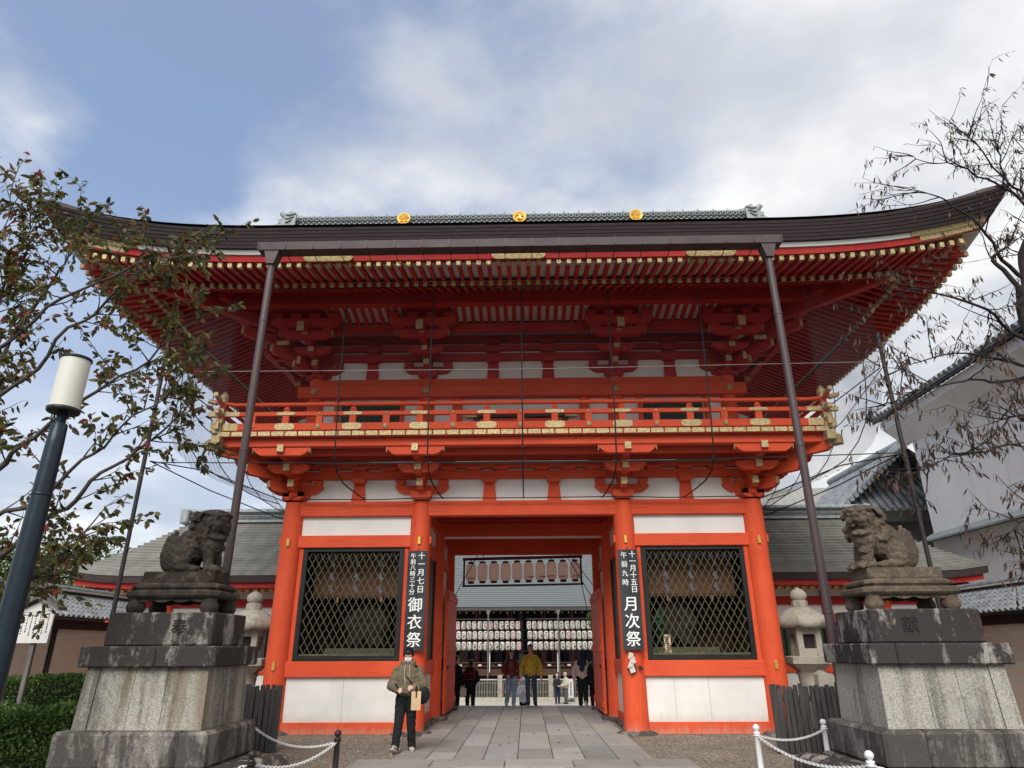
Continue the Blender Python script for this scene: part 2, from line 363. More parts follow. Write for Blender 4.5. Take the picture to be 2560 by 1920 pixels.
def gravel_mat():
    n = N('brown_gravel'); vo = n.nd.new('ShaderNodeTexVoronoi'); vo.inputs['Scale'].default_value = 34; n.lk.new(n.pos, vo.inputs[0])
    sep = n.nd.new('ShaderNodeSeparateColor'); n.lk.new(vo.outputs['Color'], sep.inputs[0])
    col = n.ramp(sep.outputs[0], [(0, (.12, .10, .074)), (.5, (.26, .22, .165)), (1, (.43, .375, .295))])
    col = n.mix(n.ramp(n.noise(1.2, 5, .6), [(.35, .35), (.65, 0)]), col, (.10, .082, .062))
    n.bump(n.math('SUBTRACT', 1, vo.outputs['Distance']), .9, .02); return n.out(col, .95, 0, .15)
GRAVEL = gravel_mat()
PLAZA = simple('pale_plaza_paving', (.62, .58, .50), (.52, .48, .41), .9, sc=.8)
PAPER = simple('white_lantern_paper', (.80, .77, .72), (.70, .66, .60), .8, sc=6, var=.12)
PAPERP = simple('pinkish_lantern_paper', (.90, .70, .60), (.84, .63, .53), .8, sc=6, var=.05)
def translucent(m, f, tint):
    nt = m.node_tree; b = nt.nodes['Principled BSDF']; tr = nt.nodes.new('ShaderNodeBsdfTranslucent'); tr.inputs[0].default_value = (*tint, 1)
    mx = nt.nodes.new('ShaderNodeMixShader'); mx.inputs[0].default_value = f; nt.links.new(b.outputs[0], mx.inputs[1]); nt.links.new(tr.outputs[0], mx.inputs[2]); nt.links.new(mx.outputs[0], nt.nodes['Material Output'].inputs[0])
translucent(PAPERP, .8, (1.0, .86, .76)); translucent(PAPER, .25, (.85, .8, .72))
INK = simple('black_ink', (.02, .018, .018), None, .6)
REDINK = simple('red_ink', (.5, .06, .05), None, .7)
WHITEINK = simple('white_lettering', (.85, .85, .83), (.82, .82, .8), .6)
CARVE = simple('dark_carved_groove', (.03, .026, .024), None, .9)
CHAIN = simple('white_plastic_chain', (.78, .77, .74), (.68, .67, .63), .5)
WPAINT = simple('white_bollard_paint', (.78, .77, .75), (.68, .67, .64), .45)
BPAINT = simple('dark_brown_bollard_paint', (.028, .02, .018), (.04, .028, .022), .4)
LAMPW = simple('cream_lamp_shade', (.72, .71, .62), (.62, .61, .52), .45, sc=2, stretch=(1, 1, .2), bst=.02)
NAVY = simple('navy_lamp_post_paint', (.012, .024, .036), (.008, .016, .024), .35)
SIGNW = simple('white_sign_board', (.72, .71, .68), (.62, .6, .56), .7)
ROPE = simple('black_rope', (.02, .02, .022), None, .8)
CABLE = simple('black_net_cable', (.018, .018, .02), None, .7)
LGREY = simple('steel_line', (.25, .24, .24), None, .5, .3)
TWIG = simple('tree_bark', (.055, .045, .04), (.09, .078, .065), .9, sc=14, bs=50, bst=.4)
TWIGD = simple('dark_tree_bark', (.018, .014, .013), (.034, .028, .024), .9, sc=14, bs=50, bst=.4)
def leafmat(name, stops, rough=.5, trans=.35):
    n = N(name); col = n.ramp(n.island(), stops)
    n.out(col, rough, 0, .3)
    tr = n.nd.new('ShaderNodeBsdfTranslucent'); n.lk.new(n.mix(1, col, (1.5, 1.4, .9), 'MULTIPLY'), tr.inputs[0])
    mx = n.nd.new('ShaderNodeMixShader'); mx.inputs[0].default_value = trans; n.lk.new(n.b.outputs[0], mx.inputs[1]); n.lk.new(tr.outputs[0], mx.inputs[2])
    n.lk.new(mx.outputs[0], n.nd['Material Output'].inputs[0]); return n.m
LEAFL = leafmat('turning_cherry_leaf', [(0, (.028, .04, .014)), (.40, (.065, .078, .024)), (.70, (.15, .135, .042)), (.88, (.14, .075, .03)), (.96, (.17, .03, .02)), (1, (.26, .04, .035))])
LEAFR = leafmat('dry_willowy_leaf', [(0, (.022, .016, .014)), (.45, (.06, .038, .026)), (.8, (.12, .07, .042)), (1, (.16, .075, .05))])
LEAFH = leafmat('hedge_leaf', [(0, (.025, .055, .016)), (.5, (.06, .12, .032)), (.85, (.13, .20, .05)), (1, (.20, .26, .08))], .4)
LEAFB = leafmat('bamboo_leaf', [(0, (.05, .085, .02)), (.6, (.10, .14, .035)), (1, (.16, .19, .06))], .5)
def netmat(nm='bird_netting', w_=.018, c=(.05, .055, .065)):
    n = N(nm); sp = n.nd.new('ShaderNodeSeparateXYZ'); n.lk.new(n.pos, sp.inputs[0])
    u = n.math('ADD', sp.outputs[0], sp.outputs[1]); w = sp.outputs[2]
    def ln(e): return n.math('LESS_THAN', n.math('FRACT', n.math('MULTIPLY', e, 18)), w_)
    a = n.math('MAXIMUM', ln(n.math('ADD', u, w)), ln(n.math('SUBTRACT', u, w)))
    n.out(c, .7); tr = n.nd.new('ShaderNodeBsdfTransparent'); mx = n.nd.new('ShaderNodeMixShader')
    n.lk.new(a, mx.inputs[0]); n.lk.new(tr.outputs[0], mx.inputs[1]); n.lk.new(n.b.outputs[0], mx.inputs[2]); n.lk.new(mx.outputs[0], n.nd['Material Output'].inputs[0]); return n.m
NET = netmat(); NET2 = netmat('side_netting', .085, (.05, .055, .065))
def cloth(name, c, sc=8): return simple(name, c, tuple(x*.7 for x in c), .9, sc=sc, bs=120, bst=.1, var=0)
# ------------------------------------------------------------------ ground
def make_ground():
    b = B(); b.add([(-3, 7.4, 0), (3, 7.4, 0), (3, -60, 0), (-3, -60, 0)], [(3, 2, 1, 0)])
    for s in (-1, 1):
        b.add([(3*s, -60, 0), (70*s, -60, 0), (70*s, 14, 0), (3*s, 14, 0)], [(0, 1, 2, 3)])
        b.add([(3*s, 14, 0), (70*s, 14, 0), (70*s, 14, -1.25), (3*s, 14, -1.25)], [(0, 1, 2, 3)])
        b.add([(3*s, 7.4, 0), (3*s, 14, 0), (3*s, 14, -1.25), (3*s, 7.4, -1.25)], [(0, 1, 2, 3)])
        b.add([(70*s, 14, 0), (70*s, -60, 0), (70*s, -60, -1.25), (70*s, 14, -1.25)], [(0, 1, 2, 3)])
    b.add([(-3, 7.4, 0), (3, 7.4, 0), (3, 7.4, -1.25), (-3, 7.4, -1.25)], [(0, 1, 2, 3)])
    b.add([(-70, -60, 0), (70, -60, 0), (70, -60, -1.25), (-70, -60, -1.25)], [(0, 1, 2, 3)])
    b.build('ground', GRAVEL, kind='structure')
    B().add([(-1500, -1500, -1.2), (1500, -1500, -1.2), (1500, 2500, -1.2), (-1500, 2500, -1.2)], [(0, 1, 2, 3)]).build('plaza', PLAZA, kind='structure')
    B().add([(-69, -59, .004), (69, -59, .004), (69, -6.75, .004), (-69, -6.75, .004)], [(0, 1, 2, 3)]).build('bounce_cut_sheet', simple('bounce_cut_dark', (.075, .073, .07), (.05, .048, .046), .9, sc=2), kind='structure')  # unseen dark sheet, added to cut ground bounce onto eaves and passage
    # loose pebbles that catch the light
    rg = random.Random(3); b = B()
    for _ in range(2600):
        x = rg.uniform(-5.2, 5.4); y = rg.uniform(-4.9, -.35)
        if -2.7 < x < 2.7 and y < -3.4 or abs(x) < 2.25: continue
        r = rg.uniform(.008, .022)*(1.9 if rg.random() < .03 else 1); a = rg.uniform(0, 6)
        vs = [(x+r*cos(a+k*1.257)*rg.uniform(.8, 1.2), y+r*sin(a+k*1.257)*rg.uniform(.8, 1.2), .002) for k in range(5)]+[(x, y, r*.75)]
        b.add(vs, [(k, (k+1) % 5, 5) for k in range(5)])
    b.build('loose_pebbles', simple('pebble_stone', (.34, .30, .24), (.16, .14, .11), .9, sc=30), kind='stuff', fix=False)
    sp = B().add([(-2.14, -3.86, .006), (2.14, -3.86, .006), (2.14, 7.38, .006), (-2.14, 7.38, .006)], [(0, 1, 2, 3)]).build('stone_path', CARVE, kind='structure')
    rg = random.Random(11); xs = [-2.13, -1.6, -1.14, -.65, -.09, .5, 1.02, 1.56, 2.13]; i = 0
    for a, c in zip(xs, xs[1:]):
        y = -3.84; first = True
        while y < 7.37:
            L = rg.uniform(.5, 1.9) if first else rg.uniform(1.1, 2.6); first = False
            y2 = min(7.38, y+L)
            if 7.38-y2 < .5: y2 = 7.38
            h = .026+rg.uniform(-.003, .003)
            o = bx('paving_slab', a+.006, c-.006, y+.005, y2-.005, -.05, h, PAVE, sp, .006); o.rotation_euler = (rg.uniform(-.001, .001), rg.uniform(-.003, .003), rg.uniform(-.002, .002)); y = y2
    ld = B().add([(-2.66, -6.6, .008), (2.66, -6.6, .008), (2.66, -3.86, .008), (-2.66, -3.86, .008)], [(0, 1, 2, 3)]).build('landing', CARVE, kind='structure')
    for y0, y1, cuts in ((-4.62, -3.87, [-2.65, -1.42, -.28, .78, 1.75, 2.65]), (-5.6, -4.63, [-2.65, -1.0, .6, 2.65]), (-6.59, -5.61, [-2.65, -1.6, -.1, 1.4, 2.65])):
        for a, c in zip(cuts, cuts[1:]): bx('landing_slab', a+.006, c-.006, y0, y1, -.05, .055+rg.uniform(-.003, .003), PAVE, ld, .012)
    st = bx('stone_steps', -3, 3, 7.41, 7.75, -1.3, -.15, PAVE, None, .01); st['kind'] = 'structure'
    for k in range(1, 7): bx('step', -3, 3, 7.41+.345*k, 7.41+.345*(k+1)-.002, -1.3, -.15-.15*k, PAVE).parent = st
    for o in st.children: o.location -= st.location
make_ground()

# ------------------------------------------------------------------ the two-storey gate
G = thing('tower_gate', 'two storey vermilion tower gate with sweeping dark thatched roof over the stone path', 'gate')
YR = (0, 2.9, 5.8); XA, XB, CR = 2.413, 5.48, .245
TAU = 2*pi
def bolt(parent, loc, r=.07, axis='y'):
    b = B()
    for k in range(6):
        t = TAU*k/6; b.lathe([(r*.36, 0), (r*.36, r*.25), (r*.2, r*.4)], 6, (r*.72*cos(t), r*.72*sin(t), 0))
    b.lathe([(r*1.0, -.004), (r*1.02, r*.12), (r*.6, r*.3), (r*.34, r*.65), (.001, r*.7)], 12)
    return b.build('gold_rosette', GOLD, parent, loc, (pi/2, 0, 0) if axis == 'y' else (0, -pi/2, 0))
def lower_storey():
    colb = B().lathe([(.275, 0), (.262, .4), (.25, 2.2), (.238, 4.6), (.222, 4.98)], 28).mesh('column', REDV)
    stone = B().lathe([(.46, -.02), (.44, .03), (.36, .06), (.30, .075)], 20).mesh('base_stone', GRANM)
    for x in (-XB, -XA, XA, XB):
        for y in YR:
            c = O('column', colb, None, G, (x, y, 0)); O('base_stone', stone, None, c)
    # front: side bays
    for s in (-1, 1):
        xi, xo = XA+.2, XB-.2
        X = lambda a, c: (min(s*a, s*c), max(s*a, s*c))
        bx('base_board', *X(xi, xo), -.085, .09, 0, .235, RED, G)
        cut = [xi, 3.28, 4.02, xo] if s > 0 else [xi, 3.95, xo]
        for a, c in zip(cut, cut[1:]): bx('white_panel', *X(a+.002, c-.002), -.03, .03, .2, 1.14, WPANEL, G, .003)
        bx('lower_beam', *X(xi-.1, xo+.12), -.12, .12, 1.127, 1.452, RED, G, .012)
        bx('upper_beam', *X(xi-.1, xo+.12), -.12, .12, 3.915, 4.20, RED, G, .012)
        bx('white_panel', *X(xi, xo), -.02, .03, 4.19, 4.66, WHITE, G, .003)
        bx('head_beam', *X(xi-.1, xo+.1), -.13, .13, 4.645, 5.0, RED, G, .012)
        for z, x in ((4.05, XA), (4.02, XB), (1.36, XB)):   # gilt keys driven into the columns
            bx('gold_key', s*x-.035-.02*s, s*x+.035-.02*s, -.285, -.22, z-.09, z+.09, GOLDP, G, .008)
        for x in (XA, XB):     # beam ends poking through the columns
            e = x+(CR+.03)*(1 if x == XB else -1); bx('beam_end', *X(min(x, e), max(x, e)), -.07, .07, 4.0, 4.17, RED, G, .006)
        # barred window
        w = bx('barred_window', *X(2.755, 5.135), -.06, -.02, 3.83, 3.905, BLACK, G, .004)
        wl = w.location.copy()
        def sub(nm, x0, x1, y0, y1, z0, z1, m, bev=.004):
            o = bx(nm, x0, x1, y0, y1, z0, z1, m, w, bev); o.location -= wl; return o
        sub('window_frame', *X(2.755, 5.135), -.075, .05, 1.462, 1.56, BLACK)
        for a, c in ((2.755, 2.87), (5.03, 5.135)): sub('window_frame', *X(a, c), -.072, .05, 1.56, 3.83, BLACK)
        sub('window_frame', *X(2.87, 5.03), -.02, .03, 1.56, 1.60, OLIVE)
        for a, c in ((2.66, 2.75), (5.14, 5.235)): bx('window_jamb', *X(a, c), -.065, .07, 1.452, 3.915, RED, G, .004)
        # diagonal lattice: two layers of flat bars
        x0, x1, z0, z1 = 2.88, 5.02, 1.60, 3.80; m = 1.78; pitch = .157
        for d in (-1, 1):
            k = -30
            while k < 60:
                # line: z = z0 + d*m*(x - xk)
                xk = x0+k*pitch; pts = []
                for (xx) in (x0, x1):
                    z = z0+d*m*(xx-xk)
                    if z0 <= z <= z1: pts.append((xx, z))
                for zz in (z0, z1):
                    xx = xk+(zz-z0)/(d*m)
                    if x0 < xx < x1: pts.append((xx, zz))
                k += 1
                if len(pts) < 2: continue
                (xa, za), (xc, zc) = pts[0], pts[1]
                if abs(xa-xc) < .05: continue
                y = -.012 if d > 0 else .004
                o = bar('lattice_bar', (s*xa, y, za), (s*xc, y, zc), .014, .018, OLIVE, w, 0); o.location -= wl
                o.rotation_euler = V((s*(xc-xa), 0, zc-za)).to_track_quat('Y', 'X').to_euler()
        # guardian room behind the bars
        bx('room_back_wall', *X(2.5, 5.4), 2.52, 2.58, .1, 4.9, BROWN, G, 0)
        bx('room_side_wall', *X(5.38, 5.44), .2, 2.7, .1, 4.9, BROWN, G, 0); bx('room_side_wall', *X(2.46, 2.5), .2, 2.7, .1, 4.9, BROWN, G, 0)
        bx('room_floor', *X(2.5, 5.4), .1, 2.75, 1.3, 1.44, BROWN, G, 0)
        bx('room_ceiling', *X(2.5, 5.4), .14, 2.75, 4.3, 4.36, BROWN, G, 0)
        bx('plinth', *X(2.95, 4.5) if s > 0 else X(2.95, 4.6), .5, 1.9, 1.44, 1.72, OLIVE, G, .01)
        # passage flank wall
        def flank(y0, y1, rear):
            bx('base_board', *X(XA-.07, XA+.07), y0, y1, .06, .26, RED, G); bx('white_panel', *X(XA-.02, XA+.03), y0, y1, .26, 1.14, WPANEL, G, 0)
            bx('lower_beam', *X(XA-.09, XA+.09), y0, y1, 1.13, 1.45, RED, G); bx('upper_beam', *X(XA-.09, XA+.09), y0, y1, 3.9, 4.18, RED, G)
            bx('white_panel', *X(XA-.02, XA+.03), y0, y1, 4.18, 4.65, WHITE, G, 0); bx('head_beam', *X(XA-.1, XA+.1), y0, y1, 4.65, 5.0, RED, G)
            if not rear:
                bx('window_frame', *X(XA-.05, XA+.05), y0, y0+.12, 1.45, 3.9, BLACK, G); bx('window_frame', *X(XA-.05, XA+.05), y1-.12, y1, 1.45, 3.9, BLACK, G)
                bx('window_panel', *X(XA-.01, XA+.03), y0+.12, y1-.12, 1.45, 3.9, BROWN, G, 0)
            else: bx('white_panel', *X(XA-.02, XA+.03), y0, y1, 1.45, 3.9, WHITE, G, 0)
        flank(.22, 2.68, False); flank(3.12, 5.58, True)
        # open door leaf standing back along the passage
        d = bx('door_leaf', *X(2.06, 2.14), 3.13, 5.6, .12, 3.24, RED, G, .01)
        for z in (.35, 1.7, 3.05):
            o = bx('rail', s*2.04-.015, s*2.04+.015, 3.13, 5.6, z-.08, z+.08, RED, d, .004); o.location -= d.location
        o = bx('iron_latch', s*2.03-.02, s*2.03+.02, 3.3, 3.36, 1.2, 1.3, BLACK, d, .004); o.location -= d.location
        o = bx('iron_latch', s*2.03-.02, s*2.03+.02, 5.3, 5.36, 1.2, 1.26, BLACK, d, .004); o.location -= d.location
        # outer flanks of the gate
        for y0, y1 in ((.22, 2.68), (3.12, 5.58)):
            for z0, z1, m, t in ((0, .24, RED, .08), (.24, 1.13, WPANEL, .03), (1.13, 1.45, RED, .12), (1.45, 3.9, WHITE, .03), (3.9, 4.2, RED, .12), (4.2, 4.65, WHITE, .03), (4.65, 5.0, RED, .13)):
                bx('flank_panel' if t < .05 else 'flank_beam', s*XB-t, s*XB+t, y0, y1, z0, z1, m, G, 0 if t < .05 else .01)
    # middle bay
    bx('head_beam', -XA+.15, XA-.15, -.13, .13, 4.645, 5.0, RED, G, .012)
    bx('middle_lintel', -XA+.2, XA-.2, 2.78, 3.02, 4.6, 4.98, RED, G, .012)
    bx('middle_transom', -XA+.2, XA-.2, 2.84, 2.96, 4.56, 4.6, WHITE, G, 0)
    bx('rear_lintel', -XA+.2, XA-.2, 5.68, 5.92, 4.48, 4.99, RED, G, .012)
    bx('passage_ceiling', -XB, XB, .1, 5.8, 5.02, 5.07, REDD, G, 0)
    for k in range(9): bx('ceiling_joist', -XA, XA, .35+k*.6, .43+k*.6, 4.93, 5.02, REDD, G, .004)
    # threshold stones of the doorway
    for s in (-1, 1):
        for y in (2.9, 5.8): bx('pivot_stone', s*2.3-.32, s*2.3+.32, y-.3, y+.3, -.02, .1, GRANM, G, .02)
        bx('threshold_kerb', s*2.3-.06, s*2.3+.06, .3, 5.5, -.02, .06, GRANM, G, .01)
lower_storey()

def arm_mesh(L, h, w, mat, key):
    """boat-shaped bracket arm along X, underside rounded at both ends"""
    a = L/2; c = h*.62
    poly = [(-a, h), (a, h), (a, h-c*.55), (a-.05, h-c*.9), (a-.13, h*.12), (a-.2, 0), (-a+.2, 0), (-a+.13, h*.12), (-a+.05, h-c*.9), (-a, h-c*.55)]
    return B().prism(poly, 'y', -w/2, w/2).mesh(key, mat)
def blk_mesh(w, h, mat, key):
    """bearing block: square above, waisted below"""
    a = w/2; b = a*.66
    return B().prism([(-b, 0), (-a, h*.45), (-a, h), (a, h), (a, h*.45), (b, 0)], 'y', -a, a).mesh(key, mat)
_bm = {}
def bracket(loc, rz, mat, steps, diag=False, z0=0, scale=1.0, wall=True):
    """bracket complex: one part of the gate; arms, blocks and gilt ends are its sub-parts. outward = -Y"""
    k = ('d', mat.name)
    if k not in _bm:
        _bm[k] = (blk_mesh(.50, .2, mat, 'big_block'), blk_mesh(.23, .13, mat, 'small_block'), arm_mesh(1.3, .2, .16, mat, 'cross_arm'), arm_mesh(.95, .2, .16, mat, 'cross_arm_short'),
                   boxmesh(.15, .02, .17, .004, GOLD))
    bb, sb, a1, a2, gc = _bm[k]
    r = O('bracket', bb, None, G, loc, (0, 0, rz))
    if wall:
        O('cross_arm', a1, None, r, (0, 0, .17))
        for x in (-.52, 0, .52): O('small_block', sb, None, r, (x, 0, .37))
    f = 1.41 if diag else 1
    prev = 0
    for i, (y, z) in enumerate(steps):
        y *= f; L = y+.42
        O('out_arm', B().prism([(.35, .19), (-y-.02, .19), (-y-.02, .02), (-y+.06, -.05), (-y+.25, -.06), (.35, -.06)], 'x', -.075, .075).mesh('out_arm', mat), None, r, (0, 0, z-loc[2]))
        O('gilt_end', gc, None, r, (0, -y-.032, z-loc[2]+.1))
        if i < len(steps)-1: O('small_block', sb, None, r, (0, -y+.12, z-loc[2]+.19))
    if not diag:
        y, z = steps[-1]
        O('cross_arm', a1, None, r, (0, -y+.12, z-loc[2]-.05))
        for x in (-.52, 0, .52): O('small_block', sb, None, r, (x, -y+.12, z-loc[2]+.15))
        for sx in (-1, 1): O('gilt_end', boxmesh(.014, .155, .15, .003, GOLD), None, r, (sx*.655, -y+.12, z-loc[2]+.09))
        if len(steps) > 2:
            y, z = steps[1]; O('cross_arm', a2, None, r, (0, -y+.12, z-loc[2]-.03))
    return r
LST = [(.50, 5.27), (.90, 5.56), (1.42, 5.86)]
def middle_zone():
    """bracket band under the balcony"""
    for x in (-XA, XA): bracket((x, 0, 5.02), 0, RED, LST)
    for s in (-1, 1):
        bracket((s*XB, 0, 5.02), 0, RED, LST); bracket((s*XB, 0, 5.02), s*pi/2, RED, LST, wall=False)
        bracket((s*XB, 0, 5.02), s*pi/4, RED, [(.5, 5.25), (.92, 5.54), (1.45, 5.86)], True, wall=False)
        for y in (2.9, 5.8): bracket((s*XB, y, 5.02), s*pi/2, RED, LST)
    # white panels with flared struts, tie beams and narrow light slots above
    segs = ((-XB, -3.95, -XA), (-XA, -.78, .78, XA), (XA, 3.95, XB))
    bx('white_panel', -XB, XB, .0, .05, 5.0, 6.0, WHITE, G, 0)
    for s in (-1, 1): bx('white_panel', s*XB-.025, s*XB+.025, 0, 5.8, 5.0, 6.0, WHITE, G, 0)
    st = B().prism([(-.17, 0), (-.12, .44), (.12, .44), (.17, 0)], 'y', -.07, .0).mesh('strut', RED); sb = blk_mesh(.34, .13, RED, 'strut_block')
    for sg in segs:
        for x in sg[1:-1]:
            O('strut', st, None, G, (x, 0, 5.0)); O('strut_block', sb, None, G, (x, -.05, 5.43))
    bx('tie_beam', -XB-.2, XB+.2, -.13, -.002, 5.545, 5.74, RED, G, .006)
    for z, y in ((5.80, -.11), (6.0, -.2)):
        bx('tie_beam', -XB-.1, XB+.1, y, -.004, z, z+.12, RED, G, .004)
    sm = blk_mesh(.36, .075, RED, 'slot_block')
    for x in (-4.7, -3.95, -3.2, -1.75, -1.15, -.5, .5, 1.15, 1.75, 3.2, 3.95, 4.7): O('slot_block', sm, None, G, (x, -.06, 5.735))
    for s in (-1, 1):
        bx('tie_beam', s*XB-.13, s*XB+.13, .25, 5.6, 5.545, 5.74, RED, G, .006)
    # boarded underside of the balcony and its edge beams
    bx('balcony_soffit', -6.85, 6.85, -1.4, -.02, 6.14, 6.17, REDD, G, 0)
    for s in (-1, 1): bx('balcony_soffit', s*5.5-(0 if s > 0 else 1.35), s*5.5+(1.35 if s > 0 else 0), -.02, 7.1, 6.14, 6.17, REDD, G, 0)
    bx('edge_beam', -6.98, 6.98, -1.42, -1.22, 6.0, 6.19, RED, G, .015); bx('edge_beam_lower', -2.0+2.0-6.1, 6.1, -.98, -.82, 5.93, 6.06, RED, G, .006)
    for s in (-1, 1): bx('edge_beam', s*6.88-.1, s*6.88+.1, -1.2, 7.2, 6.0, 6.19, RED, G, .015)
middle_zone()

def balcony():
    GY, GX = -1.58, 7.06
    # floor planks, gilt ends outwards
    n = 45; w = 2*6.92/n
    for i in range(n):
        x = -6.92+w*(i+.5); p = bx('floor_plank', x-w/2+.004, x+w/2-.004, GY+.012, -.0, 6.20, 6.31, RED, G, .003)
        o = bx('gilt_end', x-w/2+.013, x+w/2-.013, GY-.008, GY+.012, 6.205, 6.318, GOLD, p, .006); o.location -= p.location
    m = 22; v = 7.0/m
    for s in (-1, 1):
        for i in range(m):
            y = -1.2+v*(i+.5); p = bx('floor_plank', min(s*5.5, s*(GX-.012)), max(s*5.5, s*(GX-.012)), y-v/2+.004, y+v/2-.004, 6.201, 6.309, RED, G, .003)
            o = bx('gilt_end', s*GX-.012, s*GX+.012, y-v/2+.013, y+v/2-.013, 6.206, 6.316, GOLD, p, .006); o.location -= p.location
        # crossed corner beam ends sheathed in gilt
        for (a, c, z) in (((s*6.6, -1.32), (s*7.16, -1.32), 6.1), ((s*6.9, -1.0), (s*6.9, -1.66), 6.1), ((s*6.6, -1.0), (s*7.14, -1.54), 6.02)):
            bar('corner_beam', (a[0], a[1], z), (c[0], c[1], z), .19, .19, RED, G); d = (V((*c, z))-V((*a, z))).normalized()
            bar('gilt_sleeve', V((*c, z))-d*.2, V((*c, z))+d*.02, .205, .205, GOLD, G)
    # railing
    RY, RX = -1.47, 6.93
    def rails(p, q, T):
        pass
    for nm, z, r in (('top_rail', 7.0, 0), ('mid_rail', 6.765, 1), ('low_rail', 6.45, 2)):
        if r == 0:
            for a, c in (((-RX-.34, RY), (RX+.34, RY)),): 
                pts = [V((a[0]+(c[0]-a[0])*i/24, RY, z+.10*max(0, abs(a[0]+(c[0]-a[0])*i/24)-RX)/.34)) for i in range(25)]
                B().tube(pts, .05, 10).build(nm, RED, G)
            for s in (-1, 1):
                pts = [(s*RX, RY-.45, z+.1), (s*RX, RY-.2, z+.03), (s*RX, RY, z), (s*RX, 2.5, z), (s*RX, 7.2, z)]; B().tube(pts, .05, 10).build(nm, RED, G)
                for pp in (((s*(RX+.16), RY, z+.05), (s*(RX+.355), RY, z+.104)), ((s*RX, RY-.24, z+.055), (s*RX, RY-.47, z+.108))): rod('gilt_tip', pp, .057, GOLD, G, 10)
        else:
            h = .05 if r == 1 else .085; e = .3 if r == 1 else .2
            bx(nm, -RX-e, RX+e, RY-.045, RY+.045, z-h, z+h, RED, G, .008)
            for s in (-1, 1):
                bx(nm, s*RX-.045, s*RX+.045, RY-e, 7.2, z-h+.002, z+h+.002, RED, G, .008)
                bx('gilt_sleeve', min(s*(RX+.05), s*(RX+e+.01)), max(s*(RX+.05), s*(RX+e+.01)), RY-.05, RY+.05, z-h-.006, z+h+.006, GOLD, G, .006)
                bx('gilt_sleeve', s*RX-.05, s*RX+.05, RY-e-.01, RY-.052, z-h-.006, z+h+.008, GOLD, G, .006)
                bx('gilt_sleeve', min(s*(RX-.05), s*(RX-.42)), max(s*(RX-.05), s*(RX-.42)), RY-.05, RY-.03, z-h-.004, z+h+.004, GOLD, G, .004)
    post = B().box(-.075, .075, -.042, .042, 6.53, 6.72).box(-.07, .07, -.042, .042, 6.81, 6.86).lathe([(.05, 0), (.07, .03), (.07, .06), (.05, .09)], 10, (0, 0, 6.84)).mesh('rail_post', RED)
    strut = B().box(-.075, .075, -.04, .04, 6.53, 6.72).mesh('rail_strut', RED)
    plate = B().prism([(-.26, 0), (-.25, .035), (-.225, .055), (-.19, .06), (-.17, .068), (.17, .068), (.19, .06), (.225, .055), (.25, .035), (.26, 0), (.25, -.035), (.225, -.055), (.19, -.06), (.17, -.068), (-.17, -.068), (-.19, -.06), (-.225, -.055), (-.25, -.035)], 'y', -.006, .006).mesh('gilt_plate', GOLD)
    xs = [-5.42, -3.87, -2.32, -.78, .78, 2.32, 3.87, 5.42]
    for x in xs:
        p = O('rail_post', post, None, G, (x, RY, 0))
        o = O('gilt_plate', plate, None, p, (0, -.052, 6.45)); o.scale = (.88, 1, 1.15)
        o = O('gilt_plate', plate, None, p, (0, -.052, 6.765)); o.scale = (.85, 1, .56)
    for x in [-6.2]+[(a+c)/2 for a, c in zip(xs, xs[1:])]+[6.2]:
        p = O('rail_strut', strut, None, G, (x, RY, 0)); bolt(p, (0, -.05, 6.45), .058); bolt(p, (0, -.05, 6.765), .036)
    for s in (-1, 1):
        for y in (0.1, 1.5, 2.9, 4.3, 5.7): O('rail_post', post, None, G, (s*RX, y, 0), (0, 0, pi/2))
        # corner post with a gilt jewel finial
        bx('corner_post', s*RX-.07, s*RX+.07, RY-.07, RY+.07, 6.3, 6.99, RED, G, .01)
        B().lathe([(.05, 0), (.085, .03), (.06, .07), (.1, .13), (.105, .19), (.06, .26), (.012, .32), (.001, .33)], 14).build('jewel_finial', GOLD, G, (s*RX, RY, 7.02))
        for z in (6.34, 6.56, 6.8): bx('gilt_block', s*(RX+.02)-.1, s*(RX+.02)+.1, RY-.12, RY+.06, z-.05, z+.09, GOLD, G, .01)
balcony()

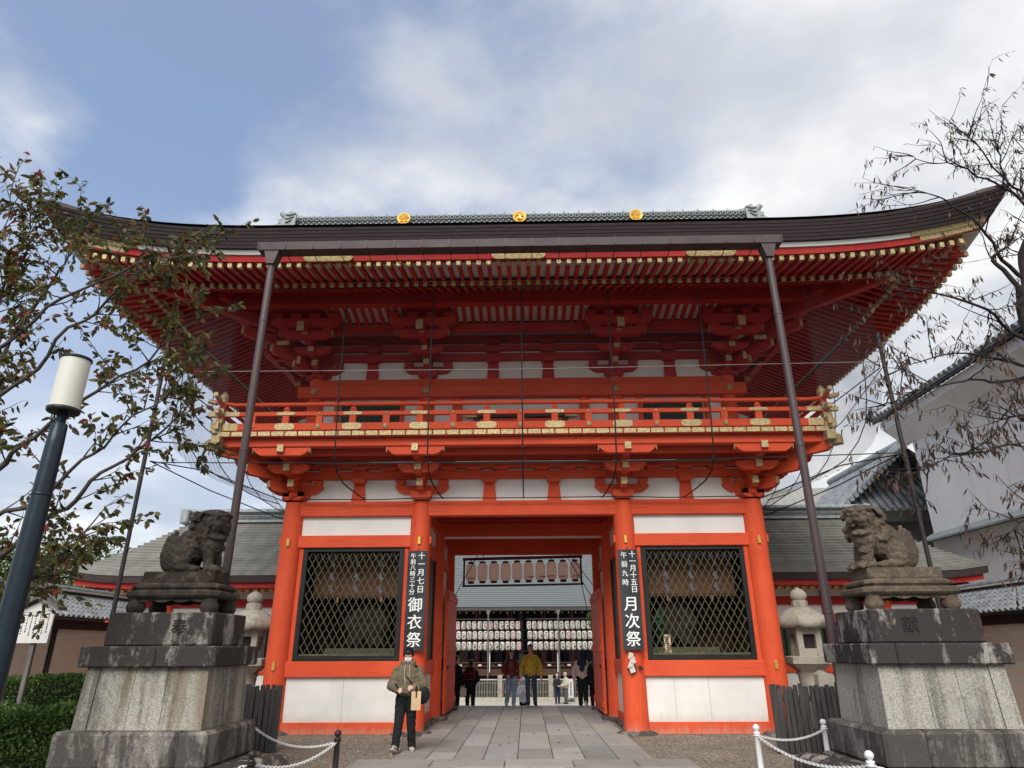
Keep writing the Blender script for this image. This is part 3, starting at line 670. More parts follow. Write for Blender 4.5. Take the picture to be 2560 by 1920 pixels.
UY, UXB, UXA = .2, 5.32, 2.43
UST = [(.45, 8.5), (.85, 8.72), (1.42, 8.92)]
def upper_storey():
    col = B().lathe([(.21, 6.3), (.205, 8.24)], 24).mesh('upper_column', REDV)
    for x in (-UXB, -UXA, UXA, UXB):
        for y in (UY, 2.9, 5.6): O('upper_column', col, None, G, (x, y, 0))
    # walls seen through the railing
    bx('upper_wall', -UXB, UXB, UY-.02, UY+.04, 6.3, 8.3, WHITE, G, 0)
    for s in (-1, 1):
        bx('upper_wall', s*UXB-.03, s*UXB+.03, UY, 5.6, 6.3, 8.3, WHITE, G, 0)
        X = lambda a, c: (min(s*a, s*c), max(s*a, s*c))
        bx('window_frame', *X(3.12, 4.62), UY-.1, UY-.02, 6.62, 7.52, BLACK, G)
        for k in range(17): bx('window_bar', *X(3.18+k*.084, 3.225+k*.084), UY-.135, UY-.1, 6.66, 7.48, GREEN, G, .004)
        for a in (3.0, 4.68): bx('window_jamb', *X(a, a+.1), UY-.14, UY-.02, 6.4, 7.7, RED, G, .004)
        bx('sill_beam', *X(UXA, UXB), UY-.14, UY-.02, 6.38, 6.6, RED, G)
        bx('door_jamb', *X(1.5, 1.75), UY-.14, UY-.02, 6.32, 7.7, RED, G)
        bx('door_leaf', *X(.01, 1.05), UY-.1, UY-.03, 6.32, 7.15, RED, G); bx('gilt_corner', *X(1.12, 1.42), UY-.17, UY-.11, 7.16, 7.36, GOLD, G)
        bx('black_jamb', *X(1.06, 1.2), UY-.12, UY-.03, 6.32, 7.36, BLACK, G)
    bx('door_lintel', -1.12, 1.12, UY-.16, UY-.03, 7.16, 7.36, BLACK, G)
    bx('long_beam', -UXB-.42, UXB+.42, UY-.26, UY+.0, 7.70, 8.01, RED, G, .012)
    for s in (-1, 1): bx('long_beam', s*UXB-.2, s*UXB+.2, UY+.01, 5.8, 7.702, 8.005, RED, G, .012)
    for x in (-UXB, -UXA, UXA, UXB): bolt(G, (x, UY-.265, 7.87), .085)
    bx('head_beam', -UXB-.1, UXB+.1, UY-.12, UY+.1, 8.012, 8.24, RED, G, .01)
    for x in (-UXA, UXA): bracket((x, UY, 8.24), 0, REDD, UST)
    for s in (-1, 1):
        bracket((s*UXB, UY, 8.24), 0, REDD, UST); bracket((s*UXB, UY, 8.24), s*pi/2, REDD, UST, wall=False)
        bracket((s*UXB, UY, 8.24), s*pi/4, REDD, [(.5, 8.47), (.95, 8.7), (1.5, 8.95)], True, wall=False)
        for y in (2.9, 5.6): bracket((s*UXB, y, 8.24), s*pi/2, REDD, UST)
    bx('white_panel', -UXB, UXB, UY-.0, UY+.05, 8.22, 9.8, WHITE, G, 0)
    for s in (-1, 1): bx('white_panel', s*UXB-.03, s*UXB+.03, UY, 5.6, 8.22, 9.8, WHITE, G, 0)
    st = B().prism([(-.16, 0), (-.13, .5), (.13, .5), (.16, 0)], 'y', -.07, .0).mesh('strut', REDD)
    sb = blk_mesh(.36, .14, REDD, 'strut_block')
    for x in (-3.9, -.72, .72, 3.9):
        O('strut', st, None, G, (x, UY, 8.24)); O('strut_block', sb, None, G, (x, UY-.06, 8.68))
        O('strut_block', sb, None, G, (x, UY-.06, 8.96)); O('strut_block', sb, None, G, (x, UY-.06, 9.2))
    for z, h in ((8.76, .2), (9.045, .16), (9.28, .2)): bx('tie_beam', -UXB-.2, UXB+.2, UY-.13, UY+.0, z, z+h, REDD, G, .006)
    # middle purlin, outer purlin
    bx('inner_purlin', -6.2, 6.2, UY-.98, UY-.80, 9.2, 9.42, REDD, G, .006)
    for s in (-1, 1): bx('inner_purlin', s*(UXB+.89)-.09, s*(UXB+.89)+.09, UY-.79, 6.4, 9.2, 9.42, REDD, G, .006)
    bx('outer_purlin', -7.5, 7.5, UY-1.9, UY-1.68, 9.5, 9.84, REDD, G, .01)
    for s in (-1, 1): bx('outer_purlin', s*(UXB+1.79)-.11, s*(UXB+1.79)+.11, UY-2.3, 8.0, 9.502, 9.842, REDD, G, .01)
    # bracket-top arms carrying the outer purlin
    am = arm_mesh(1.7, .22, .16, REDD, 'purlin_arm'); sm = blk_mesh(.26, .12, REDD, 'purlin_block')
    for x in (-UXB, -UXA, UXA, UXB):
        a = O('purlin_arm', am, None, G, (x, UY-1.42, 9.12))
        for dx in (-.68, -.23, .23, .68): O('purlin_block', sm, None, a, (dx, 0, .22))
        # slanted tail rafter
        bar('tail_rafter', (x, UY-.2, 9.45), (x, UY-1.75, 9.0), .15, .18, REDD, G); bx('gilt_end', x-.085, x+.085, UY-1.80, UY-1.765, 8.88, 9.12, GOLD, G, .004)
    # slatted coving between the purlins
    b0, b1 = (UY-.95, 9.44), (UY-1.72, 9.56)
    for x0, x1 in ((-1.6, 1.6), (-4.75, -3.05), (3.05, 4.75)):
        cv = B().add([(x0-.1, b0[0], b0[1]+.04), (x1+.1, b0[0], b0[1]+.04), (x1+.1, b1[0], b1[1]+.04), (x0-.1, b1[0], b1[1]+.04)], [(0, 1, 2, 3)]).build('coving_board', WHITE, G)
        x = x0
        while x <= x1+.01:
            bar('coving_slat', (x, b0[0], b0[1]), (x, b1[0], b1[1]), .095, .06, REDD, cv, .003); x += .208
    for s in (-1, 1):
        for x0, x1 in ((1.7, 2.95), (4.85, 6.3)):
            B().add([(s*x0, b0[0], b0[1]+.03), (s*x1, b0[0], b0[1]+.03), (s*x1, b1[0], b1[1]+.03), (s*x0, b1[0], b1[1]+.03)], [(0, 1, 2, 3)]).build('coving_board', REDD, G)
        # little gold clouds carved on the corner struts
        bx('gilt_cloud', s*5.95-.16, s*5.95+.16, UY-1.15, UY-1.1, 8.80, 8.92, GOLD, G, .03)
        bx('gilt_cloud', s*5.65-.05, s*5.65+.05, UY-.75, UY-.7, 8.45, 8.66, GOLD, G, .02)
upper_storey()

# ---- eaves: local frame (u along the eave, o outwards from the column plane, z)
def lift(u, half):
    t = max(0, (abs(u)-(half-5.35))/5.35); return .57*t**2.8
SIDES = (('f', 5.32, lambda u, o, z: V((u, .2-o, z))), ('l', 2.7, lambda u, o, z: V((-5.32-o, 2.9-u, z))), ('r', 2.7, lambda u, o, z: V((5.32+o, 2.9+u, z))), ('b', 5.32, lambda u, o, z: V((-u, 5.6+o, z))))
def eaves():
    RW, RH, SP = .08, .095, .2085
    zb = lambda o: 9.245+(3.25-o)*.44
    zf = lambda o: 9.165+(4.25-o)*.178
    rest = {}
    mesh_cache = {}
    def rafter(T, u, o0, o1, zf_, lf, stuff):
        p, q = T(u, o0, zf_(o0)+lf*.75), T(u, o1, zf_(o1)+lf)
        if stuff is not None:
            d = q-p; M = Matrix.Translation((p+q)/2) @ d.to_track_quat('Y', 'Z').to_matrix().to_4x4(); stuff.box(-RW/2, RW/2, -d.length/2, d.length/2, -RH/2, RH/2, 0, M)
            stuff.box(-RW/2-.005, RW/2+.005, d.length/2-.09, d.length/2+.01, -RH/2-.004, RH/2+.004, 1, M); return
        L = round((q-p).length, 2); d = (q-p).normalized(); p = q-d*L
        o = bar('rafter', p, q, RW, RH, REDD, G, .004)
        O('gilt_end', boxmesh(RW+.01, .10, RH+.01, .003, GOLD), None, o, (0, L/2-.04, 0))
    for nm, ch, T in SIDES:
        half = ch+4.6; rest[nm] = B()
        if nm != 'b':
            for tier, (oi, oe, fn) in enumerate(((1.2, 3.25, zb), (2.85, 4.25, zf))):
                umax = ch+oe-.28; n = int(umax/SP)
                for i in range(-n, n+1):
                    u = i*SP; o0 = max(oi, abs(u)-ch+.12)
                    if oe-o0 < .12: continue
                    lf = lift(u, half)*(.62 if tier == 0 else .93)
                    far = False
                    if nm != 'f':
                        vu = u if nm == 'r' else -u     # nearer the viewer = smaller Y
                        far = vu > .75
                        if vu > 4: continue
                    rafter(T, u, o0, oe, fn, lf, rest[nm] if far else None)
            if rest[nm].v: rest[nm].build('rear_rafters', [REDD, GOLD], G, kind='stuff', fix=False)
        # boards above both tiers and the rafter-end battens
        NS = 48
        def strip(prof, name, mat, smooth=False, s0=-1, s1=1, k=1.0, closed=True):
            rows = []
            for i in range(NS+1):
                s = s0+(s1-s0)*i/NS; r = []
                for o, z in prof:
                    u = s*(ch+o); r.append(T(u, o, z+lift(s*half, half)*k))
                rows.append(r)
            bb = B().grid(rows, 0, smooth, closed)
            if closed: bb.add(rows[0], [tuple(range(len(prof)))]); bb.add(rows[-1], [tuple(range(len(prof)))])
            return bb.build(name, mat, G)
        strip([(.6, zb(.6)+.075), (3.22, zb(3.22)+.075)], 'eave_board', WHITE, k=.62, closed=False)
        strip([(2.8, zf(2.8)+.075), (4.3, zf(4.3)+.075)], 'eave_board', WHITE, k=.93, closed=False)
        strip([(3.0, 9.34), (3.14, 9.33), (3.14, 9.41), (3.0, 9.42)], 'batten', REDD, k=.7)
        strip([(3.2, 9.185), (3.235, 9.18), (3.235, 9.20), (3.2, 9.205)], 'batten', CABLE, k=.62)
        strip([(4.16, 9.222), (4.30, 9.215), (4.335, 9.345), (4.18, 9.35)], 'eave_fascia', REDD, k=1)
        strip([(4.2, 9.352), (4.37, 9.347), (4.41, 9.43), (4.2, 9.44)], 'eave_fascia_white', WHITE, k=1)
        # thick layered bark edge
        prof = [(4.2, 9.445), (4.46, 9.435)]; nl = 6
        for j in range(nl):
            t0, t1 = j/nl, (j+1)/nl; o0, o1 = 4.46+.13*t0, 4.46+.13*t1+.012
            z0, z1 = 9.435+.42*t0, 9.435+.42*t1
            prof += [(o0+.012, z0+.004), (o1+.004, z1-.016), (o1-.03, z1-.010)]
        prof += [(4.5, 9.89), (4.2, 9.95)]
        NS = 64
        rows = []
        for i in range(NS+1):
            s = -1+2*i/NS; r = []; lf = lift(s*half, half)
            for o, z in prof:
                tz = (z-9.435)/.45; oo = o+.22*tz*(lf/.57)**1.2; r.append(T(s*(ch+oo), oo, z+lf*(1+.22*tz)))
            rows.append(r)
        B().grid(rows).build('bark_eave', BARK, G)
        # hip rafter under each corner
    for sx in (-1, 1):
        a = V((sx*5.9, -.4, 9.62)); q = V((sx*9.35, -3.85, 9.66)); bar('hip_rafter', a, q, .2, .26, REDD, G, .01)
        d = (q-a).normalized(); bar('gilt_sleeve', q-d*.45, q+d*.03, .215, .275, GOLD, G, .01)
        q2 = V((sx*8.35, -2.85, 9.45)); bar('hip_rafter', V((sx*5.9, -.4, 9.35)), q2, .19, .22, REDD, G, .01); bar('gilt_sleeve', q2-d*.1, q2+d*.03, .205, .235, GOLD, G, .01)
        # gilt fittings on the fascia at the corner
        for nm, ch, T in SIDES[:3]:
            if nm == 'l' and sx > 0 or nm == 'r' and sx < 0: continue
            half = ch+4.6; rows = []; rows2 = []
            sg = sx if nm == 'f' else (1 if nm == 'l' else -1)
            for i in range(13):
                s = sg*(.83+.165*i/12); lf = lift(s*half, half)
                rows.append([T(s*(ch+4.415), o, z+lf) for o, z in ((4.372, 9.358), (4.424, 9.432), (4.44, 9.432), (4.385, 9.352))])
                rows2.append([T(s*(ch+4.34), o, z+lf) for o, z in ((4.302, 9.25), (4.345, 9.362), (4.36, 9.36), (4.316, 9.245))])
            B().grid(rows, closed=True).build('gilt_fascia_plate', GOLD, G)
            if nm == 'f': B().grid(rows2[2:], closed=True).build('gilt_fascia_plate', GOLD, G)
    for x in (-3.95, 0, 3.95):
        w = .52 if x else .56
        B().prism([(-w, .0), (-w+.05, .07), (-w+.12, .085), (w-.12, .085), (w-.05, .07), (w, 0), (w-.05, -.07), (w-.12, -.085), (-w+.12, -.085), (-w+.05, -.07)], 'y', -.012, .012).build('gilt_fascia_plate', GOLD, G, (x, -4.17, 9.262), (.3, 0, 0))
    # roof planes: hip-and-gable, concave
    def zr(t): return 9.93+(14.75-9.93)*(t**1.22)
    rows = []
    for j in range(25):
        t = j/24; yy = -4.38+(2.9+4.38)*t; r = []
        hw = 9.95-1.95*min(1, t/.42)
        for i in range(41):
            s = -1+2*i/40; r.append((s*hw, yy, zr(t)+lift(s*9.92, 9.92)*1.22*max(0, 1-t/.42)**2))
        rows.append(r)
    B().grid(rows, 0, True).build('bark_roof', BARK, G)
    B().grid([[(x, 5.8-y, z) for x, y, z in r] for r in rows], 0, True).build('bark_roof', BARK, G)
    for s in (-1, 1):
        rows = []
        for j in range(13):
            t = j/12*.42; xx = 9.95-1.95*j/12; hw = 7.28*(1-t); rows.append([(s*xx, 2.9+(k/10-1)*hw, zr(t)+lift((k/10-1)*7.28, 7.28)*1.22*(1-j/12)**2) for k in range(21)])
        B().grid(rows, 0, True).build('bark_roof', BARK, G)
        B().prism([(2.9-4.2, zr(.42)), (2.9, 14.7), (2.9+4.2, zr(.42))], 'x', s*7.6-.05, s*7.6+.05).build('gable_board', REDD, G)
eaves()

def ridge():
    b = B()
    r = bx('ridge', -7.75, 7.75, 2.55, 3.25, 14.55, 14.80, TILEG, G, .02)
    L = r.location.copy()
    def sub(nm, *a, m=TILEG, bev=.01):
        o = bx(nm, *a, m, r, bev); o.location -= L; return o
    sub('ridge_course', -7.7, 7.7, 2.62, 3.18, 14.80, 15.0); sub('ridge_band', -7.7, 7.7, 2.64, 3.16, 15.0, 15.2, m=TILED)
    sub('ridge_band', -7.7, 7.7, 2.60, 3.20, 14.985, 15.012, m=TILED)
    o = B().tube([(-7.8, 2.9, 15.24), (-4, 2.9, 15.2), (4, 2.9, 15.2), (7.8, 2.9, 15.24)], .16, 12).build('ridge_cap', TILEG, r); o.location -= L
    o = B().tube([(-7.8, 2.5, 14.6), (7.8, 2.5, 14.6)], .07, 8).build('ridge_roll', TILEG, r); o.location -= L
    # openwork wave and ring tiles along the face
    ring = B().tube([(cos(TAU*k/10)*.065, 0, sin(TAU*k/10)*.065) for k in range(11)], .017, 5, cap=False).mesh('ring_tile', TILEG)
    wave = B().tube([(cos(pi*k/8+.2)*.085, 0, sin(pi*k/8+.2)*.085) for k in range(9)]+[(-.04, 0, .02)], .018, 5).mesh('wave_tile', TILED)
    n = 84
    for i in range(n):
        x = -7.6+15.2*(i+.5)/n
        o = O('ring_tile', ring, None, r, (x, 2.63, 15.1)); o.location -= L
        o = O('wave_tile', wave, None, r, (x, 2.61, 14.87)); o.location -= L
    peg = B().lathe([(.03, 0), (.045, .05), (.02, .1)], 6).mesh('ridge_peg', TILEG)
    for i in range(31):
        o = O('ridge_peg', peg, None, r, (-7.5+.5*i, 2.86, 15.34)); o.location -= L
    for s in (-1, 1):
        e = bx('ridge_end', min(s*7.7, s*7.98), max(s*7.7, s*7.98), 2.5, 3.3, 14.62, 15.12, TILEG, G, .05); EL = e.location.copy()
        for (x0, x1, z0, z1, y) in ((7.9, 8.22, 14.60, 14.72, .42), (7.88, 8.16, 14.76, 14.90, .38), (7.86, 8.1, 14.94, 15.16, .3)):
            o = bx('end_tile', min(s*x0, s*x1), max(s*x0, s*x1), 2.9-y, 2.9+y, z0, z1, TILEG, e, .04); o.location -= EL
        o = B().tube([(s*7.4, 2.9, 15.3), (s*7.75, 2.9, 15.36), (s*8.0, 2.9, 15.42), (s*8.12, 2.9, 15.56)], [.13, .14, .12, .09], 10).build('end_horn', TILEG, e); o.location -= EL
        o = B().prism([(7.45, 14.7), (7.72, 14.66), (7.8, 15.1), (7.62, 15.3), (7.42, 15.2)], 'y', 2.42, 2.5).build('end_scroll', TILEG, e); o.location -= EL
        if s < 0: o.scale = (1, 1, 1); o.data.transform(Matrix.Diagonal((-1, 1, 1, 1)))
        for k in range(3):
            o = B().tube([(s*(7.44+.06*k), 2.4, 15.2-.12*k), (s*(7.62+.03*k), 2.38, 15.12-.13*k), (s*7.78, 2.4, 15.16-.16*k)], .025, 6).build('end_scroll', TILEG, e); o.location -= EL
    for x in (-3.84, 0, 3.84):
        d = B().lathe([(.215, 0), (.225, .03), (.205, .05), (.19, .035), (.001, .038)], 28).build('gold_crest', GOLDP, G, (x, 2.5, 14.97), (pi/2, 0, 0))
        e = B()
        if x == 0:      # three turning commas
            for k in range(3):
                a = TAU*k/3; pts = [(.085*cos(a+t*.28)*(1+.12*t), .085*sin(a+t*.28)*(1+.12*t), .045) for t in range(7)]
                e.tube(pts, [.05, .045, .036, .028, .02, .012, .004], 6)
        else:           # lobed blossom crest
            for k in range(5):
                a = TAU*k/5+pi/2; e.tube([(.105*cos(a)+.05*cos(t*TAU/8), .105*sin(a)+.05*sin(t*TAU/8), .045) for t in range(9)], .012, 5)
                e.tube([(.03*cos(a), .03*sin(a), .045), (.12*cos(a), .12*sin(a), .045)], .01, 5)
            e.lathe([(.035, .03), (.035, .06), (.001, .062)], 10)
        e.build('crest_relief', GOLDP, d)
ridge()

def gutter():
    bb = B(); prof = [(-4.66, 9.15), (-4.68, 9.32), (-4.665, 9.32), (-4.64, 9.17), (-4.42, 9.165), (-4.40, 9.30), (-4.38, 9.30), (-4.39, 9.15)]
    g = B().prism(prof, 'x', -5.22, 5.22).build('gutter', GUT, G)
    n = 19
    for i in range(n+1):
        x = -5.22+10.44*i/n; bx('gutter_seam', x-.006, x+.006, -4.69, -4.655, 9.15, 9.325, PIPE, g, 0)
        if abs(x) > 5: continue
        rod('gutter_hook', [(x, -4.5, 9.15), (x, -4.42, 9.1), (x*.995, -4.28, 9.06), (x*.99, -4.1, 9.12)], .009, CABLE, g, 4)
    for s in (-1, 1):
        x = s*4.95
        B().prism([(-.14, .02), (-.14, -.03), (-.07, -.30), (.07, -.30), (.14, -.03), (.14, .02)], 'y', -.11, .11).build('gutter_hopper', GUT, G, (x, -4.53, 9.15))
        dp = rod('downpipe', [(x, -4.53, 8.86), (x, -4.53, 0)], .072, PIPE, G, 14)
        for z in (2.2, 5.0, 7.6): B().lathe([(.078, 0), (.082, .02), (.078, .04)], 14).build('pipe_collar', PIPE, dp, (x, -4.53, z))
gutter()
# ------------------------------------------------------------------ bird net round the upper storey
def bird_net():
    t = thing('bird_net', 'fine dark bird netting hung from the eaves round the balcony, on black cables', 'net')
    # profile from the eave down, then sweeping in to the lower head beam: (out from column plane, z)
    pr = [(2.9, 9.1), (2.88, 8.0), (2.85, 7.0), (2.8, 6.1), (2.72, 5.45), (2.5, 5.12), (2.0, 5.0), (1.3, 4.99), (.6, 5.0), (.28, 5.02)]
    ps = [(2.35, 8.2), (2.3, 7.4), (2.22, 6.8), (2.1, 6.3), (1.85, 5.85), (1.5, 5.45), (1.1, 5.2), (.75, 5.05), (.4, 4.95), (.28, 4.92)]
    rows = []
    X = [i/10*5.6 for i in range(-10, 11)]
    for o, z in pr: rows.append([(x*(1+.04*o), -o, z) for x in X])
    B().grid(rows, 0, True).build('netting', NET, t, fix=False)
    for s in (-1, 1):
        rows = []
        for (o, z) in ps: rows.append([(s*(5.48+o), y, z+.0*y) for y in (-1.9, -.5, 1, 2.5, 4, 5.5)])
        B().grid(rows, 0, True).build('netting', NET2, t, fix=False)
        rows = []        # the corner gore
        for (o, z), (q, w) in zip(pr, ps):
            a = V((s*5.6*(1+.04*o), -o, z)); c = V((s*(5.48+q), -1.9, w)); m = V((s*(5.48+max(q, .3*o)), -o*.92, (z+w)/2))
            rows.append([a, (a+m)/2, m, (c+m)/2, c])
        B().grid(rows, 0, True).build('netting', NET2, t, fix=False)
        for y in (-1.9, -.3, 1.6, 3.5): rod('net_cable', [(s*(5.48+o), y, z) for o, z in ps], .011, CABLE, t)
        rod('net_cable', [(s*7.66, -2.9, 7.2), (s*7.75, -.5, 6.75), (s*7.7, 3, 6.6)], .011, CABLE, t)
        rod('net_cable', [(s*7.6, -2.85, 5.3), (s*6.9, -1.8, 5.35), (s*5.7, -.25, 5.0)], .013, CABLE, t)
        rod('net_cable', [(s*7.6, -2.85, 5.3), (s*7.15, -1.0, 5.1), (s*6.4, 1.2, 4.9), (s*5.75, 2.6, 4.85)], .013, CABLE, t)
        rod('net_cable', [(s*7.6, -2.88, 7.18), (s*6.95, -1.7, 6.75)], .013, CABLE, t)
        rod('net_cable', [(s*7.6, -2.88, 7.2), (s*7.9, -1.0, 8.6)], .013, CABLE, t)
    for x in (-3.72, -1.86, .04, 1.9, 3.82):
        rod('net_cable', [(x*(1+.012*o), -o, z) for o, z in pr], .016, CABLE, t)
    rod('net_cable', [(-7.66, -2.92, 7.25), (0, -2.92, 7.22), (7.66, -2.92, 7.3)], .009, LGREY, t)
    rod('net_cable', [(-7.62, -2.74, 5.3), (-3, -2.62, 5.27), (3, -2.62, 5.27), (7.62, -2.74, 5.36)], .011, CABLE, t)
    rod('net_cable', [(-5.3, -.3, 5.02), (-3.4, -.31, 5.0), (-2.4, -.33, 5.03), (0, -.3, 5.02), (2.4, -.33, 5.03), (3.4, -.31, 5.0), (5.3, -.3, 5.02)], .012, CABLE, t)
    for s, lab in ((-1, 'thin dark pole left of the gate, behind the leafy branches'), (1, 'thin dark pole right of the gate, in front of the white storehouse')):
        p = thing('net_pole', lab, 'pole', (s*7.66, -2.95, 0), group='poles holding the bird net')
        rod('pole', [(0, 0, 0), (0, 0, 7.95)], .042, POLE, p, 10); B().lathe([(.11, 0), (.11, .03), (.05, .06)], 10).build('foot', POLE, p)
bird_net()

# ------------------------------------------------------------------ notice boards on the inner columns
def notice(x, label, right, left, big):
    t = thing('notice_board', label, 'sign', (x, -.30, 1.66), group='black notice boards on the columns')
    rows = []
    for z in (0, 2.14): rows.append([(.225*a, -.055*cos(a*1.2)+.0, z) for a in [i/4-1 for i in range(9)]])
    r2 = [[(a, b+.03, z) for a, b, z in r] for r in rows]
    b = B().grid(rows, 0, True).grid([r2[1], r2[0]], 0, True); b.box(-.222, .222, -.02, .012, 0, .012); b.box(-.222, .222, -.02, .012, 2.128, 2.14)
    b.build('board', simple('glossy_black_board', (.014, .018, .02), (.05, .055, .058), .22, sc=2.2, bs=6, bst=.1, stretch=(3, 3, .6), lo=.45, hi=.8), t)
    def col(txt, xx, z, size, step):
        for i, ch in enumerate(txt):
            o = O('character', text_mesh(ch, size, WHITEINK, .001), None, t, (xx, -.068 if abs(xx) < .02 else -.056, z-step*i), (pi/2, 0, 0)); o.rotation_euler[2] = 0
    col(right, .095, 2.10, .17 if len(right) < 6 else .155, .92/len(right)); col(left, -.095, 2.08, .15 if len(left) < 6 else .13, .92/len(left) if len(left) > 5 else .2)
    col(big, 0.0, 1.10, .33, .365)
    rod('hook', [(0, 0, 2.12), (0, .03, 2.2)], .012, BLACK, t)
notice(-2.40, 'black notice board left of the passage, its large white characters ending 御衣祭', '十一月七日', '午前八時三十分', '御衣祭')
notice(2.41, 'black notice board right of the passage, its large white characters ending 月次祭', '十一月十五日', '午前九時', '月次祭')
def sprig():
    t = thing('sakaki_sprig', 'dry evergreen sprig with white paper tied under the right notice board', 'sprig', (2.36, -.3, 1.3))
    rg = random.Random(2); b = B()
    for _ in range(16):
        a = rg.uniform(-2.6, -.5); r = rg.uniform(.06, .24); c = V((cos(a)*r*.8+.03, rg.uniform(-.03, 0), .12+sin(a)*r)); d = V((cos(a), 0, sin(a)))*.06; n = V((-d.z, 0, d.x))*.35
        b.add([c-d, c+n, c+d, c-n], [(0, 1, 2, 3)])
    b.build('leaf_cluster', simple('dry_leaf', (.05, .03, .018), None, .8), t, fix=False)
    for k, (x, z, w) in enumerate(((-.02, .24, .06), (.02, .15, .07), (-.03, .05, .06), (.0, -.03, .07))): bx('paper_fold', x-w, x+w*.6, -.045, -.04, z-.06, z+.07, PAPER, t, 0, (0, .3*(-1)**k, 0))
sprig()

# ------------------------------------------------------------------ inside the guardian rooms
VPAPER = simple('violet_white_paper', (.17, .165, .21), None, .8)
def guardian(x, s, lab, lab2, lab3):
    robe, robe2, skin, hat = cloth('guardian_robe' if s < 0 else 'guardian_robe_brown', (.022, .021, .011) if s < 0 else (.028, .021, .014)), cloth('guardian_sleeve', (.028, .026, .017)), simple('aged_face_paint', (.1, .07, .045), None, .7), BLACK
    P = [('e', (0, 0, .30), (.52, .42, .26), (0, 0, 0), 0), ('e', (0, .02, .68), (.27, .22, .38), (0, 0, 0), 0), ('c', (-.22, 0, .86), (-.40, -.16, .52), .12, .17, 1), ('c', (.22, 0, .86), (.40, -.16, .52), .12, .17, 1),
         ('c', (-.4, -.16, .5), (-.1, -.34, .44), .16, .08, 1), ('c', (.4, -.16, .5), (.1, -.34, .44), .16, .08, 1), ('c', (0, 0, .98), (0, -.01, 1.1), .08, .07, 2), ('e', (0, -.02, 1.2), (.105, .115, .14), (0, 0, 0), 2),
         ('e', (0, -.13, 1.19), (.022, .03, .03), (0, 0, 0), 2), ('e', (0, .02, 1.33), (.12, .13, .07), (0, 0, 0), 3), ('e', (0, .1, 1.42), (.05, .06, .13), (0, 0, 0), 3), ('e', (.3, -.36, .12), (.22, .16, .1), (0, 0, .3), 0), ('e', (-.3, -.36, .12), (.22, .16, .1), (0, 0, -.3), 0)]
    o = O('guardian_figure', blob(P, [robe, robe2, skin, hat], .03, 1), None, None, (x, 1.15, 1.72)); tag(o, lab, 'statue', 'seated guardians')
    b = thing('hanging_blind', lab2, 'blind', (s*3.95, .75, 3.9), group='blinds in the guardian rooms')
    bx('blind', -1.12, 1.12, -.01, .01, -1.02, .2, BLIND, b, 0); bx('blind_hem', -1.12, 1.12, -.02, .02, -1.06, -1.0, BROWN, b, .004)
    for xx in (-.5, .55): bx('tassel', xx-.03, xx+.03, -.05, -.02, -1.16, -1.04, simple('orange_tassel', (.55, .25, .14), None, .8), b, .01)
    z = thing('paper_streamers', lab3, 'streamers', (s*3.95, .35, 3.84), group='paper streamers behind the bars')
    b2 = B()
    for k in range(15):
        xx = -1.05+.15*k; b2.tube([(xx-.075, 0, .0), (xx-.03, 0, -.1), (xx+.03, 0, -.12), (xx+.075, 0, -.02)], .022, 6)
    b2.build('rope_swag', simple('pale_violet_cloth', (.25, .24, .30), None, .9), z)
    for xx in (-.58, 0, .58):
        for k, zz in enumerate((-.1, -.2, -.46, -.52, -.72, -.8)):
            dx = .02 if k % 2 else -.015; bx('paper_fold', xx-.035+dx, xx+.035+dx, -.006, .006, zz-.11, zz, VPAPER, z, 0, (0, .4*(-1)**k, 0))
guardian(-3.75, -1, 'seated guardian statue in olive robe behind the left lattice window', 'bamboo blind rolled down behind the left lattice window', 'folded white paper streamers at the top of the left lattice window')
guardian(3.6, 1, 'seated guardian statue in brown robe behind the right lattice window', 'bamboo blind rolled down behind the right lattice window', 'folded white paper streamers at the top of the right lattice window')
pq = thing('wooden_tag', 'small pale wooden tag propped inside the right lattice window', 'tag', (3.22, -.0, 1.6))
bx('board', -.075, .075, .03, .05, 0, .38, simple('pale_cedar', (.62, .45, .30), None, .7), pq, .004)
for k in range(7): bx('ink_stroke', -.02, .02, .022, .03, .05+.043*k, .078+.043*k, INK, pq, 0, (0, .4*(-1)**k, 0))
sg = thing('green_sprig', 'dark green sprig standing behind the right lattice window', 'sprig', (3.2, .55, 1.7))
b = B(); rg = random.Random(9)
for _ in range(70):
    c = V((rg.uniform(-.09, .09), rg.uniform(-.08, .08), rg.uniform(.1, .8))); d = V((rg.uniform(-1, 1), rg.uniform(-1, 1), rg.uniform(-.2, 1))).normalized()*.06; n = d.orthogonal()*.4
    b.add([c-d, c+n, c+d, c-n], [(0, 1, 2, 3)])
b.build('leaf_cluster', simple('deep_green_leaf', (.02, .14, .05), (.012, .08, .03), .5), sg, fix=False)

# ------------------------------------------------------------------ paper lanterns hung in the passage
def lantern_mesh(r, h, pap, key, ink=None, seed=0, n=14):
    """paper body with ribs; flat strokes of ink lie on the front"""
    prof = [(r*.55, 0), (r*.8, h*.05), (r*.95, h*.14), (r, h*.28), (r*1.0, h*.72), (r*.95, h*.86), (r*.8, h*.95), (r*.55, h)]
    b = B().lathe(prof, n)
    if ink:
        rg = random.Random(seed)
        for k in range(3):
            for q in range(4):
                z = h*(.76-.25*k)+rg.uniform(-.09, .09)*h; a = rg.uniform(-.45, .45)*r; L = rg.uniform(.18, .42)*r
                y = -sqrt(max(r*r-a*a, 0))-.006
                if rg.random() < .55: b.box(a-L, a+L, y, y+.01, z-.02*h, z+.025*h, 1)
                else: b.box(a-.07*r, a+.09*r, y, y+.01, z-L*.55, z+L*.55, 1)
    return b.mesh(key, pap, ink or INK)
